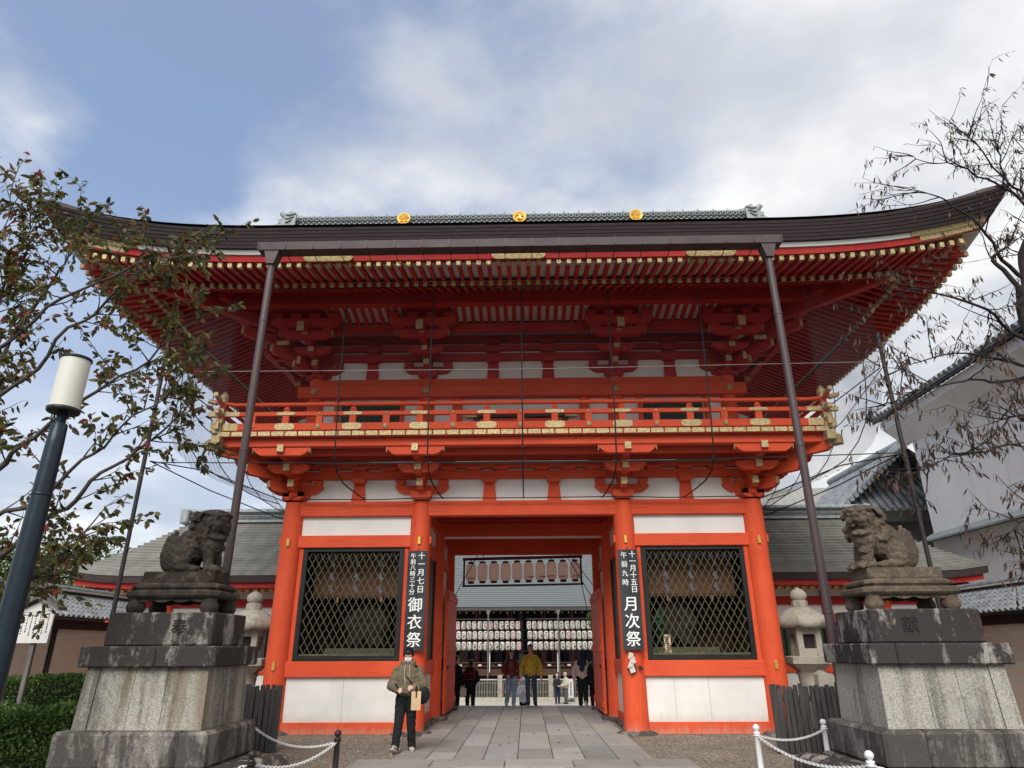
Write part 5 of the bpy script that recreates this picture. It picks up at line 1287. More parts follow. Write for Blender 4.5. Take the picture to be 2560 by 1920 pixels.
chain((-4.66, -3.12, .44), (-2.75, -4.93, .42), .16, 'white chain sagging from the left fence bollard to the gravel bollard')
chain((-2.74, -4.98, .42), (-3.2, -6.98, .42), .14, 'white chain running from the gravel bollard towards the viewer on the left')
chain((3.44, -4.98, .5), (5.03, -3.38, .42), .10, 'white chain from the white bollard back to the right fence')
chain((3.42, -5.03, .5), (3.86, -7.47, .47), .15, 'white chain running from the white bollard towards the viewer on the right')
chain((3.9, -7.52, .47), (5.6, -8.0, .45), .12, 'white chain leaving the nearest white bollard to the right')
chain((-3.25, -7.02, .42), (-4.6, -7.6, .42), .12, 'white chain leaving the nearest dark bollard to the left')

# ------------------------------------------------------------------ lamp post, sign, hedges
def lamp_post():
    t = thing('lamp_post', 'navy lamp post with white cylindrical shade at the left edge', 'lamp post', (-4.0, -10.5, 0))
    B().lathe([(.086, 0), (.086, 1.2), (.082, 2.6), (.07, 3.35), (.064, 3.54), (.04, 3.56), (.04, 3.66)], 20).build('pole', NAVY, t)
    B().lathe([(.066, 2.9), (.078, 2.905), (.078, 2.93), (.066, 2.935)], 18).build('pole_collar', NAVY, t)
    B().lathe([(.125, 3.65), (.133, 3.66), (.133, 3.685), (.122, 3.69)], 28).build('lower_collar', BLACK, t)
    B().lathe([(.12, 3.69), (.12, 4.15)], 32).build('lamp_shade', LAMPW, t)
    B().lathe([(.124, 4.15), (.131, 4.155), (.128, 4.175), (.07, 4.19), (.001, 4.195)], 28).build('lamp_cap', BLACK, t)
lamp_post()
def sign():
    t = thing('sign_board', 'white roofed sign board with handwriting, half behind the lamp post', 'sign', (-8.62, -3.6, 0))
    bx('post', -.04, .04, .03, .1, 0, 2.4, WOODG, t)
    B().prism([(-.32, 1.82), (.28, 1.82), (.30, 2.34), (.02, 2.50), (-.32, 2.34)], 'y', -.015, .02).build('panel', SIGNW, t)
    B().prism([(.0, 2.56), (.42, 2.36), (.42, 2.42), (.02, 2.63), (-.42, 2.42), (-.42, 2.36)], 'y', -.12, .12).build('roof', WOODG, t)
    rg = random.Random(8)
    for c in range(7):
        z = 2.3
        while z > 1.9+rg.uniform(0, .12):
            h = rg.uniform(.012, .03); bx('ink_stroke', .22-.075*c-.01, .22-.075*c+rg.uniform(.0, .014), -.019, -.015, z-h, z, INK, t, 0, (0, rg.uniform(-.8, .8), 0)); z -= h+rg.uniform(.008, .02)
sign()
def leaf_cloud(b, rg, cx, cy, cz, rx, ry, rz, n, size, shell=.75):
    for _ in range(n):
        d = V((rg.gauss(0, 1), rg.gauss(0, 1), rg.gauss(0, 1))).normalized()*(shell+(1-shell)*rg.random()); c = V((cx+d.x*rx, cy+d.y*ry, cz+d.z*rz))
        leaf(b, rg, c, d, size)
def leaf(b, rg, c, d, size, asp=.5, droop=.0):
    ax = (V((rg.uniform(-1, 1), rg.uniform(-1, 1), rg.uniform(-1, 1)))+V(d)*.8-V((0, 0, droop))).normalized()*size*rg.uniform(.7, 1.25)
    w = ax.orthogonal().normalized(); w.rotate(Matrix.Rotation(rg.uniform(0, 6.28), 3, ax.normalized())); w *= ax.length*asp*.5; n = ax.cross(w).normalized()*w.length*.35
    b.add([c, c+ax*.35+w+n, c+ax*.75+w*.7+n, c+ax, c+ax*.75-w*.7+n, c+ax*.35-w+n, c+ax*.5], [(0, 1, 2, 6), (6, 2, 3), (0, 6, 4, 5), (6, 3, 4)])
def hedge(x0, x1, y0, y1, h, lab, seed, n):
    t = thing('hedge', lab, 'hedge', ((x0+x1)/2, (y0+y1)/2, 0), group='clipped hedges'); rg = random.Random(seed); b = B()
    cx, cy = (x0+x1)/2, (y0+y1)/2
    for _ in range(n):
        f = rg.random(); x = rg.uniform(x0, x1)-cx; y = rg.uniform(y0, y1)-cy
        bump = .09*mn.noise(V((x*1.4+seed, y*1.4, 0)))+.05*mn.noise(V((x*4, y*4, seed)))
        if f < .5: c = V((x, y, h+bump-rg.random()**2*.12)); d = V((0, 0, 1))
        elif f < .86: z = rg.uniform(.05, h); c = V((x, y0-cy+.06*mn.noise(V((x*2, z*3, seed)))+rg.random()**2*.12, z)); d = V((0, -1, .3))
        else: z = rg.uniform(.05, h); c = V(((x1-cx) if rg.random() < .6 else (x0-cx), y, z)); d = V((1, 0, .3))
        leaf(b, rg, c, d, .065, .55)
    b.build('foliage', LEAFH, t, fix=False)
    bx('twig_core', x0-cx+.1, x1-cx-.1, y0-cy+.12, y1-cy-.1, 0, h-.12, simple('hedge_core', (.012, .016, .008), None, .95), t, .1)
hedge(-10.2, -6.5, -5.0, -3.7, .83, 'nearer clipped green hedge beside the left pedestal', 1, 15000)
hedge(-11.6, -7.2, -2.9, -1.7, 1.2, 'farther clipped green hedge in front of the left clay wall', 2, 14000)
def grove():
    rg = random.Random(4); b = B()
    for (x, y, z, r) in ((-19, 17, 3.9, 2.4), (-22, 18, 4.6, 2.8), (-25.5, 19, 4.6, 3.0), (-17.0, 16, 3.0, 1.9), (-29, 20, 4.6, 3.2)):
        leaf_cloud(b, rg, x, y, z, r*1.1, r, r*.9, 4200, .2, .5)
    o = b.build('bamboo_grove', LEAFB, None, kind='stuff', fix=False); tag(o, 'yellow green bamboo grove far behind the left wall', 'grove')
grove()

# ------------------------------------------------------------------ trees
def tree(name, lab, base, limbs, bark, leafm, seed, lsize, asp, droop, per, sub, trunk_r, twigs):
    """limbs: polylines of (x,y,z,r); side twigs and leaves grow along them"""
    rg = random.Random(seed); t = thing(name, lab, 'tree', base); W = B(); Lf = B(); bo = V(base)
    def grow(p, d, L, r, lev):
        pts = [p]; n = max(3, int(L/.11)); dd = d.normalized()
        for i in range(n):
            dd = (dd+V((rg.uniform(-1, 1), rg.uniform(-1, 1), rg.uniform(-1, 1)))*.2+V((0, 0, .04 if lev < 2 else -droop*.06))).normalized(); pts.append(pts[-1]+dd*L/n)
        W.tube(pts, [max(.002, r*(1-.8*i/n)) for i in range(n+1)], 4, cap=False)
        for i in range(1, n+1):
            if lev < 2 and rg.random() < sub:
                s = V((rg.uniform(-1, 1), rg.uniform(-1, 1), rg.uniform(-.6, .7))).normalized(); grow(pts[i], dd*.6+s*.85, L*rg.uniform(.35, .6), r*.55, lev+1)
            if lev >= 1 or i > n*.3:
                for _ in range(per):
                    if rg.random() < (.8 if droop < 1 or pts[i].z < 6.6 else .3): leaf(Lf, rg, pts[i]+V((rg.uniform(-.025, .025), rg.uniform(-.025, .025), rg.uniform(-.025, .01))), dd, lsize, asp, droop)
    for lm in limbs:
        pts = [V(q[:3])-bo for q in lm]; rs = [q[3] for q in lm]
        # smooth the limb
        sp, sr = [], []
        for i in range(len(pts)-1):
            p0, p1, p2, p3 = pts[max(i-1, 0)], pts[i], pts[i+1], pts[min(i+2, len(pts)-1)]
            for k in range(6):
                u = k/6; sp.append(.5*((2*p1)+(p2-p0)*u+(2*p0-5*p1+4*p2-p3)*u*u+(3*p1-p0-3*p2+p3)*u**3)); sr.append(rs[i]+(rs[i+1]-rs[i])*u)
        sp.append(pts[-1]); sr.append(rs[-1])
        sr = [r*((.72 if droop < 1 else .58) if r < .07 else .85) for r in sr]
        sp = [p+V((mn.noise(p*1.7), mn.noise(p*1.7+V((9, 0, 0))), mn.noise(p*1.7+V((0, 9, 0)))))*.13+V((mn.noise(p*5), mn.noise(p*5+V((9, 0, 0))), mn.noise(p*5+V((0, 9, 0)))))*.035 for p in sp]
        W.tube(sp, sr, 8, cap=True)
        for i in range(2, len(sp)):
            d = (sp[i]-sp[i-1]).normalized(); f = i/len(sp)
            if sr[i] > .07: continue
            for _q in range(2 if f > .62 else 1):
              if rg.random() < twigs*(.6+.5*f):
                s = V((rg.uniform(-1, 1), rg.uniform(-1, 1), rg.uniform(-.4, .9))).normalized(); grow(sp[i], d*.55+s*.85, rg.uniform(.5, 1.15)*(1.1-.4*f), .011, 0)
        grow(sp[-1], (sp[-1]-sp[-3]), .7, .009, 0)
    W.build('trunk', bark, t, fix=False); Lf.build('crown', leafm, t, fix=False); return t
LT = (-8.6, -6.9, 0)
tree('cherry_tree', 'cherry tree with green and reddening leaves reaching in from the left', LT, [
    [(-8.6, -6.9, 0, .17), (-8.45, -6.95, 1.4, .15), (-8.3, -7.0, 2.3, .13), (-8.15, -7.0, 3.4, .10), (-7.75, -7.1, 4.6, .075), (-7.75, -7.2, 5.8, .055), (-7.9, -7.2, 6.7, .03), (-7.75, -7.3, 7.5, .012), (-7.65, -7.3, 8.1, .006)],
    [(-8.4, -6.95, 1.6, .10), (-7.2, -7.2, 2.5, .06), (-6.2, -7.3, 3.3, .045), (-5.4, -7.3, 4.0, .03), (-4.75, -7.3, 4.7, .014)],
    [(-8.35, -7, 2.2, .09), (-7.4, -7.4, 3.4, .05), (-6.6, -7.5, 4.3, .04), (-5.7, -7.5, 5.1, .028), (-4.9, -7.5, 5.9, .014)],
    [(-8.2, -7, 3.2, .08), (-7.6, -7.3, 4.5, .045), (-6.9, -7.4, 5.5, .036), (-6.1, -7.4, 6.5, .026), (-5.5, -7.4, 7.2, .012)],
    [(-7.75, -7.1, 5.2, .045), (-7.3, -7.3, 6.4, .032), (-6.9, -7.4, 7.2, .018), (-6.7, -7.5, 7.7, .007)],
    [(-8.4, -6.95, 1.3, .085), (-7.6, -7.3, 1.9, .05), (-6.8, -7.5, 2.3, .035), (-6.1, -7.5, 2.6, .024), (-5.5, -7.6, 3.1, .011)],
    [(-8.3, -7, 1.9, .08), (-7.1, -7.7, 2.8, .05), (-6.0, -7.9, 3.5, .034), (-5.1, -8.0, 4.2, .02), (-4.6, -8.0, 4.75, .01)],
    [(-7.9, -7.1, 4.2, .06), (-7.1, -7.9, 5.2, .04), (-6.2, -8.1, 6.1, .028), (-5.3, -8.1, 6.6, .018), (-4.7, -8.1, 6.75, .009)],
    [(-7.85, -7.2, 6.2, .04), (-8.1, -7.5, 7.0, .024), (-7.9, -7.6, 7.7, .012), (-7.75, -7.7, 8.2, .006)],
    [(-8.4, -7.0, 1.5, .07), (-7.6, -6.9, 1.9, .04), (-7.0, -6.8, 2.2, .028), (-6.5, -6.8, 2.5, .018), (-6.1, -6.8, 2.8, .008)]],
    TWIG, LEAFL, 31, .118, .46, .8, 3, .28, .17, .68)
RT = (9.6, -6.2, 0)
tree('autumn_tree', 'nearly bare tree with narrow brown leaves reaching in from the right', RT, [
    [(9.6, -6.2, 0, .2), (9.4, -6.25, 2.0, .17), (9.0, -6.3, 3.6, .15), (8.3, -6.4, 5.2, .125), (8.0, -6.4, 6.2, .11), (8.25, -6.4, 7.4, .09), (8.7, -6.4, 8.5, .055), (8.5, -6.4, 9.3, .03), (8.4, -6.4, 10.0, .01)],
    [(8.1, -6.4, 6.9, .075), (7.85, -6.5, 7.6, .05), (8.05, -6.5, 7.85, .03)],
    [(8.2, -6.4, 7.3, .06), (7.6, -6.7, 7.9, .035), (7.0, -6.8, 8.5, .022), (6.5, -6.8, 8.75, .009)],
    [(8.4, -6.4, 5.0, .07), (7.5, -6.7, 5.3, .042), (6.6, -6.9, 5.3, .03), (5.8, -7.0, 5.15, .018), (5.2, -7.0, 4.9, .008)],
    [(8.0, -6.4, 6.0, .06), (7.2, -6.7, 6.5, .036), (6.3, -6.9, 6.8, .022), (5.6, -6.9, 6.7, .009)],
    [(8.9, -6.3, 3.8, .07), (7.9, -6.6, 4.1, .045), (7.0, -6.9, 4.3, .03), (6.1, -7.0, 4.2, .018), (5.4, -7.0, 3.9, .008)],
    [(9.2, -6.3, 3.0, .06), (8.2, -6.6, 3.4, .04), (7.3, -6.8, 3.5, .026), (6.5, -6.9, 3.2, .011)],
    [(8.6, -6.4, 8.3, .05), (8.0, -6.7, 8.9, .03), (7.4, -6.8, 9.2, .018), (6.7, -6.8, 9.4, .008)],
    [(8.7, -6.4, 8.6, .045), (9.1, -6.4, 9.4, .03), (9.2, -6.5, 10.1, .012)],
    [(8.5, -6.4, 9.2, .03), (8.0, -6.6, 9.7, .018), (7.6, -6.7, 9.9, .008)],
    [(8.1, -6.4, 5.6, .05), (7.6, -6.2, 5.9, .036), (6.9, -6.1, 6.05, .022), (6.2, -6.0, 5.9, .01)],
    [(9.3, -6.25, 2.4, .05), (8.4, -6.5, 2.6, .034), (7.8, -6.6, 2.9, .02), (7.2, -6.6, 2.8, .009)],
    [(8.2, -6.4, 5.3, .05), (7.7, -6.8, 4.9, .036), (7.2, -7.0, 4.7, .022), (6.6, -7.1, 4.6, .009)]],
    TWIGD, LEAFR, 77, .12, .2, 2.2, 2, .34, .2, .58)

def litter():
    rg = random.Random(41); b = B()
    for _ in range(110):
        x = rg.uniform(-5, 5.2); y = rg.uniform(-6.4, -.4) if abs(x) > 2.2 else rg.uniform(-6.4, 3)
        leaf(b, rg, V((x, y, .06 if (y < -3.8 and abs(x) < 2.6) else .034)), V((rg.uniform(-4, 4), rg.uniform(-4, 4), 0)), .07, .5)
    for i in range(0, len(b.v)): b.v[i] = (b.v[i][0], b.v[i][1], max(b.v[i][2]*.35+.03, .03) if b.v[i][2] < .5 else b.v[i][2])
    b.build('fallen_leaves', LEAFR, kind='stuff', fix=False)
litter()
# ------------------------------------------------------------------ the lantern stage across the court
PZ = -1.2
ORD = 'first second third fourth fifth sixth seventh eighth ninth tenth eleventh twelfth thirteenth fourteenth'.split()
def stage():
    t = thing('lantern_stage', 'open wooden stage hall with broad grey roof seen through the passage', 'hall', (0, 0, 0))
    n = N('shingled_stage_roof'); w = n.nd.new('ShaderNodeTexWave'); w.wave_type = 'BANDS'; w.bands_direction = 'Z'; w.inputs['Scale'].default_value = 2.1; w.inputs['Distortion'].default_value = .6; w.inputs['Detail'].default_value = 2; n.lk.new(n.pos, w.inputs[0])
    col = n.mix(n.ramp(w.outputs[1], [(.1, 1), (.3, 0)]), n.mix(n.noise(3, 4), (.125, .14, .14), (.165, .18, .18)), (.06, .068, .07)); n.bump(w.outputs[1], .5, .03); RM = n.out(col, .9)
    rows = []
    for j in range(13): u = j/12; rows.append([(x, 29.1+9.4*u, 4.22+5.6*u**1.1) for x in (-10, 10)])
    B().grid(rows).build('roof', RM, t); bx('eave_edge', -10, 10, 29.15, 29.6, 3.98, 4.2, simple('grey_eave', (.085, .075, .07), None, .9), t)
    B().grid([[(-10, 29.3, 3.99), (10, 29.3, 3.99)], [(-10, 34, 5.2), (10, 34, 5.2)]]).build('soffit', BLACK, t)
    for k in range(22): bx('rafter_tip', -4.7+.44*k, -4.64+.44*k, 29.5, 29.53, 3.84, 3.9, WHITEINK, t, 0)
    for x0, x1 in ((-4.9, -.62), (.02, 4.9)): bx('lantern_rail', x0, x1, 30.0, 30.06, 3.46, 3.54, WOODG, t)
    for z in (2.83, 2.24, 1.56): bx('lantern_shelf', -5.2, 5.2, 30.0, 30.1, z-.03, z, simple('dark_shelf', (.04, .03, .026), None, .8), t)
    bx('centre_post', -.44, -.16, 30.1, 30.3, PZ+1.2, 4.0, BLACK, t)
    for x in (-6.2, -3.2, -1.05, 1.2, 3.05, 6.2): B().lathe([(.17, .4), (.16, 4.4)], 10).build('post', simple('maroon_post', (.10, .022, .02), None, .6), t, (x, 31.6, 0))
    for x in (-2.3, -.2, 2.05): bx('white_post', x-.03, x+.03, 30.12, 30.2, .3, 1.75, WHITEINK, t)
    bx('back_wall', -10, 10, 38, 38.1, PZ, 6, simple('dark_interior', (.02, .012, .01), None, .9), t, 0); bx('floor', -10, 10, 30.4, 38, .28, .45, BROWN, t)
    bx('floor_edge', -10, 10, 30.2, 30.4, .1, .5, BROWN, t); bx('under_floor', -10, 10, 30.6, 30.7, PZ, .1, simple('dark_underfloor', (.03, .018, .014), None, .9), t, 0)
    for x0, x1 in ((-4.5, -1.5), (1.2, 4.5)):
        for z in (.62, .84): bx('railing', x0, x1, 30.16, 30.22, z, z+.06, BROWN, t)
        for k in range(7): bx('offering_box', x0+.2+.42*k, x0+.42+.42*k, 30.25, 30.4, .66, .78, [CREAM, BLACK, BROWN][k % 3], t)
    for k in range(12): bx('panel', -4.6+.8*k, -4.0+.8*k, 34, 34.05, .5, 3.0, [BROWN, simple('dark_blue_door', (.02, .028, .04), None, .7)][k % 2], t)
    for x in (-2.35, 2.1):
        B().prism([(-.14, 0), (.14, 0), (.05, -.3), (-.05, -.3)], 'y', -.05, .05).build('pipe_hopper', WOODG, t, (x, 29.0, 4.0)); rod('downpipe', [(x, 29, 3.7), (x, 29, PZ)], .045, WOODG, t, 8)
    # lanterns in three tiers
    vs = [lantern_mesh(.152, .50, PAPER if k % 10 != 3 else simple('faded_pink_paper', (.74, .60, .58), None, .8), 'paper_lantern', REDINK if k % 10 == 3 else INK, k, 10) for k in range(10)]
    hoop = B()
    rg = random.Random(1)
    for r, z in enumerate((2.86, 2.26, 1.62)):
        for i in range(-14, 15):
            if i == 0: continue
            x = -.30+.352*i+(.17 if i < 0 else .18)+(.05 if r else 0)
            o = O('paper_lantern', vs[rg.randrange(10)], None, None, (x, 29.9, z+rg.uniform(-.008, .008)), (0, rg.uniform(-.03, .03), rg.uniform(-.25, .25)))
            k = abs(i); hv = 'left' if i < 0 else 'right'; rw = ('top', 'middle', 'bottom')[r]
            tag(o, 'white lantern, %s row of far stage, %s %s of centre post' % (rw, ORD[k-1], hv), 'lantern', 'lanterns of the far stage')
stage()
def court_fence():
    t = thing('court_fence', 'weathered grey picket fence round the far stage', 'fence', (0, 28, PZ)); rg = random.Random(6)
    for k in range(66):
        x = -5.2+.16*k; h = 1.08+rg.uniform(-.03, .03); bx('picket', x-.045, x+.045, -.03, .0, .2, h, WOODG, t, .006)
    for z in (.45, .95): bx('rail', -5.3, 5.4, 0.0, .06, z, z+.08, WOODG, t)
    bx('top_rail', -5.3, 5.4, -.05, .05, 1.13, 1.2, simple('pale_rail', (.55, .53, .5), None, .8), t)
    for x in (-4.9, -1.55, 1.5, 4.6): bx('stone_post', x-.14, x+.14, -.14, .14, .2, 1.42, GRANL, t, .02)
    bx('stone_kerb', -5.6, 5.8, -.3, .3, 0, .2, simple('cream_kerb', (.60, .55, .42), None, .9), t)
court_fence()
b = thing('banner_sign', 'narrow white sign board leaning on the far fence behind the elderly pair', 'sign', (2.66, 27.4, PZ))
bx('panel', -.16, .16, -.02, .02, .18, 1.2, SIGNW, b); bx('foot', -.2, .2, -.12, .12, 0, .06, BLACK, b)
for k in range(6): bx('ink_stroke', -.05, .05, -.026, -.02, .35+.12*k, .41+.12*k, INK, b, 0, (0, .5*(-1)**k, 0))
def court_tree():
    t = thing('court_shrub', 'small light green tree by the right end of the far lantern rows', 'tree', (4.75, 26.5, PZ)); rg = random.Random(12); b = B(); w = B()
    w.tube([(0, 0, 0), (.05, 0, 2.5), (-.1, 0, 4.2)], [.09, .07, .03], 8)
    for (x, z, r) in ((-.55, 4.3, .42), (-.2, 4.6, .5), (.1, 4.1, .45), (-.7, 4.7, .3)): leaf_cloud(b, rg, x, 0, z, r, r, r*.7, 420, .12, .4)
    w.build('trunk', TWIG, t); b.build('crown', LEAFB, t, fix=False)
court_tree()

# ------------------------------------------------------------------ people
SKIN = simple('skin', (.62, .38, .28), (.55, .33, .24), .55, var=0, bst=.02); HAIRK = simple('black_hair', (.012, .01, .01), None, .45, bst=.2); HAIRW = simple('white_hair', (.62, .60, .57), None, .6)
EYE = simple('dark_eye', (.03, .02, .02), None, .3); LIP = simple('lip', (.42, .17, .14), None, .5); SOLE = simple('shoe_sole', (.6, .57, .52), None, .7)
def person(lab, loc, rz, h, top, legs, shoes, pose, bulk=1.0, legw=1.0, hair=None, hairc=None, voxel=.012, hood=False, tilt=0, coat=0, under=None, hands=True, skin=None, group=None):
    """one continuous figure; local -Y is the way it faces; joints given in units of the height"""
    J = dict(rk=(-.055, -.015, .28), ra=(-.055, 0, .045), lk=(.055, -.015, .28), la=(.055, 0, .045), re=(-.165, .02, .64), rw=(-.17, -.04, .49), le=(.165, .02, .64), lw=(.17, -.04, .49), fr=0, fl=0)
    J.update(pose); P = []; k = bulk; q = legw; sk = skin or SKIN
    for s, kn, an, f in ((-1, J['rk'], J['ra'], J['fr']), (1, J['lk'], J['la'], J['fl'])):
        hp = (s*.052, .0, .515)
        P += [('c', hp, kn, .058*q, .043*q, 2), ('c', kn, an, .043*q, .036*q, 2)]
        a = V(an); M = Euler((f, 0, s*.18)).to_matrix()
        P += [('e', a+M @ V((0, -.035, -.016)), (.03, .078, .026), (f, 0, s*.18), 3), ('e', a+M @ V((0, .0, -.005)), (.032, .04, .035), (f, 0, 0), 3), ('e', a+M @ V((0, -.04, -.037)), (.031, .08, .010), (f, 0, s*.18), 6)]
    P += [('e', (0, .005, .545), (.098*q, .074, .07), (0, 0, 0), 1 if coat else 2), ('e', (0, 0, .70), (.108*k, .072*k, .15), (0, 0, 0), 1), ('e', (0, .0, .59-.02*coat), (.108*k, .078*k, .075+.03*coat), (0, 0, 0), 1),
          ('e', (0, .005, .785), (.112*k, .062*k, .055), (0, 0, 0), 1), ('c', (0, .0, .82), (0, -.006, .885), .032, .03, 5 if under else 0)]
    if coat > 1: P += [('e', (0, .0, .47), (.11*k, .08*k, .10), (0, 0, 0), 1)]
    for s, el, wr in ((-1, J['re'], J['rw']), (1, J['le'], J['lw'])):
        sh = (s*.098*(.6+.4*k), .005, .815-.03*k)
        P += [('c', sh, el, .036*k, .040*k, 1), ('c', el, wr, .038*k, .029*k, 1)]
        if hands:
            d = (V(wr)-V(el)).normalized(); w = V(wr)+d*.03; sd = d.cross(V((0, -1, .3))).normalized(); nn = sd.cross(d)
            P += [('e', w, (.017, .021, .028), d.to_track_quat('Z', 'Y').to_euler(), 0)]
            cur = nn*(-.006)
            for f in range(4):
                b0 = w+d*.02+sd*(.0095*(f-1.5)); ln = (.026, .031, .03, .024)[f]; m = b0+d*ln*.6+cur; e = m+d*ln*.45+cur*2.2; P += [('c', b0, m, .0052, .005, 0), ('c', m, e, .005, .0043, 0)]
            b0 = w+sd*.017*s; P += [('c', b0, b0+d*.022+sd*.013*s, .006, .0055, 0), ('c', b0+d*.022+sd*.013*s, b0+d*.038+sd*.012*s+cur, .0055, .0045, 0)]
    # head, turned down by tilt
    hp = V((0, -.005, .885)); Mt = Euler((tilt, 0, J.get('turn', 0))).to_matrix()
    def H(x, y, z): return hp+Mt @ V((x, y, z-.885))
    rt = (tilt, 0, J.get('turn', 0))
    P += [('e', H(0, .004, .942), (.046, .057, .058), rt, 0), ('e', H(0, -.012, .908), (.038, .043, .045), rt, 0), ('e', H(0, -.064, .924), (.0085, .013, .014), rt, 0), ('e', H(0, -.05, .892), (.018, .012, .012), rt, 0),
          ('e', H(-.048, .004, .926), (.007, .015, .019), rt, 0), ('e', H(.048, .004, .926), (.007, .015, .019), rt, 0), ('c', H(-.026, -.05, .948), H(.026, -.05, .948), .0085, .0085, 0)]
    for s in (-1, 1): P += [('e', H(s*.019, -.0515, .936), (.0085, .006, .0045), rt, 4)]
    P += [('c', H(-.012, -.0585, .9), H(.012, -.0585, .9), .0035, .0035, 7)]
    if hood: P += [('e', (0, .035, .855), (.07, .05, .04), (.3, 0, 0), 1), ('e', (-.05, -.01, .85), (.03, .045, .03), (.3, 0, .5), 1), ('e', (.05, -.01, .85), (.03, .045, .03), (.3, 0, -.5), 1)]
    def sc(p):
        if p[0] == 'e': return ('e', V(p[1])*h, tuple(x*h for x in p[2]), p[3], p[4])
        return ('c', V(p[1])*h, V(p[2])*h, p[3]*h, p[4]*h, p[5])
    t = thing('person', lab, 'person', loc, rz, group)
    O('body', blob([sc(p) for p in P], [sk, top, legs, shoes, EYE, under or top, SOLE, LIP], voxel, 2, .0055*h, 9, 'body', .82*h, 2.2), None, t)
    hm = hairc or HAIRK
    if hair == 'short': Q = [('e', H(0, .014, .957), (.051, .058, .052), rt, 0), ('e', H(0, -.03, .982), (.042, .03, .022), rt, 0), ('e', H(0, .045, .93), (.043, .025, .045), rt, 0)]
    elif hair == 'bowl': Q = [('e', H(0, .006, .962), (.054, .062, .045), rt, 0), ('e', H(0, -.035, .968), (.048, .03, .028), rt, 0), ('e', H(0, .035, .93), (.05, .035, .05), rt, 0), ('e', H(-.048, .0, .945), (.012, .03, .03), rt, 0), ('e', H(.048, .0, .945), (.012, .03, .03), rt, 0)]
    elif hair == 'long': Q = [('e', H(0, .014, .957), (.054, .06, .053), rt, 0), ('e', H(0, -.02, .985), (.044, .035, .02), rt, 0), ('c', H(-.05, .0, .94), (-.075, -.035, .76), .022, .03, 0), ('c', H(.05, .0, .94), (.075, -.035, .76), .022, .03, 0), ('c', H(0, .05, .93), (0, .06, .76), .04, .06, 0)]
    elif hair == 'hood': Q = [('e', H(0, .02, .945), (.062, .066, .07), rt, 0), ('e', H(0, .03, 1.0), (.03, .04, .04), rt, 0), ('e', H(-.045, -.02, .93), (.02, .035, .06), rt, 0), ('e', H(.045, -.02, .93), (.02, .035, .06), rt, 0), ('e', H(0, .01, .865), (.06, .05, .03), rt, 0)]
    elif hair == 'hijab': Q = [('e', H(0, .012, .95), (.06, .066, .06), rt, 0), ('c', H(0, .02, .94), (0, .03, .84), .06, .07, 0), ('e', (0, .035, .77), (.105, .06, .09), (0, 0, 0), 0), ('e', (0, .065, .70), (.06, .03, .10), (0, 0, 0), 0)]
    else: Q = None
    if Q: O({'hood': 'hood', 'hijab': 'headscarf'}.get(hair, 'hair'), blob([sc(p) for p in Q], [hm], voxel, 2, .002, 30, 'hair'), None, t)
    t_H = lambda x, y, z: H(x, y, z)*h
    return t, t_H, h

# man in the foreground
OL = cloth('olive_brown_sweatshirt', (.165, .135, .085)); BK = cloth('black_trousers', (.012, .014, .016)); SN = simple('grey_white_sneaker', (.52, .49, .45), (.10, .09, .10), .6, sc=16, var=0, lo=.42, hi=.5)
pt, H, h = person('young man in olive hooded sweatshirt and white mask looking at his phone', (-2.1, -2.72, 0), .05, 1.72, OL, BK, SN,
    dict(rk=(-.065, -.055, .285), ra=(-.085, -.085, .058), fr=-.28, lk=(.055, .0, .28), la=(.07, .06, .042), re=(-.165, .0, .625), rw=(-.085, -.15, .60), le=(.165, .0, .625), lw=(.085, -.14, .615)),
    bulk=1.32, legw=1.12, hair='bowl', voxel=.0085, hood=True, tilt=.34)
O('face_mask', blob([('e', H(0, -.036, .898), (.069, .05, .062), (.34, 0, 0), 0), ('e', H(0, -.058, .905), (.03, .03, .04), (.34, 0, 0), 0)], [WHITEINK], .01, 2), None, pt)
for s in (-1, 1): rod('drawstring', [(s*.035, -.125, 1.43), (s*.05, -.165, 1.32), (s*.03+.01, -.165, 1.16+.06*s)], .006, simple('cream_cord', (.62, .52, .42), None, .8), pt, 5)
rod('bag_strap', [(-.1, -.04, 1.44), (-.02, -.16, 1.25), (.12, -.165, 1.1), (.22, -.06, .98)], .012, BLACK, pt, 6)
bx('strap_pad', .1, .17, -.085, -.06, 1.2, 1.43, BK, pt, .01, (.1, .1, 0))
q = thing('phone', 'dark phone held in the young man\'s right hand', 'phone', (-2.235, -3.035, 1.08), .5); bx('case', -.036, .036, -.006, .006, -.07, .07, BLACK, q, .006, (-.9, .2, .3)); bx('screen', -.031, .031, -.0085, -.0065, -.062, .062, simple('phone_glass', (.35, .37, .40), None, .15), q, 0, (-.9, .2, .3))
q = thing('paper_bag', 'tan paper carrier bag hanging from the young man\'s left hand', 'bag', (-1.89, -3.0, .70), .25)
B().add([(-.08, -.045, 0), (.08, -.045, 0), (.08, .045, 0), (-.08, .045, 0), (-.085, -.02, .30), (.085, -.02, .30), (.085, .02, .30), (-.085, .02, .30)], [(0, 1, 5, 4), (1, 2, 6, 5), (2, 3, 7, 6), (3, 0, 4, 7), (0, 3, 2, 1)]).build('bag_body', simple('kraft_paper', (.62, .42, .25), (.54, .36, .21), .8), q)
for y in (-.02, .02): rod('handle', [(-.05, y, .30), (-.02, y*.5, .40), (.02, y*.5, .40), (.05, y, .30)], .006, simple('kraft_cord', (.5, .33, .2), None, .8), q, 5)
rod('strap', [(0, -.03, .2), (.0, -.03, .31), (-.0, -.01, .4)], .012, BLACK, q, 5)
q = O('shoulder_bag', blob([('e', (0, 0, 0), (.13, .07, .15), (0, .2, 0), 0)], [BK], .02, 2), None, None, (-1.80, -2.78, .92)); tag(q, 'black shoulder bag at the young man\'s left hip', 'bag')

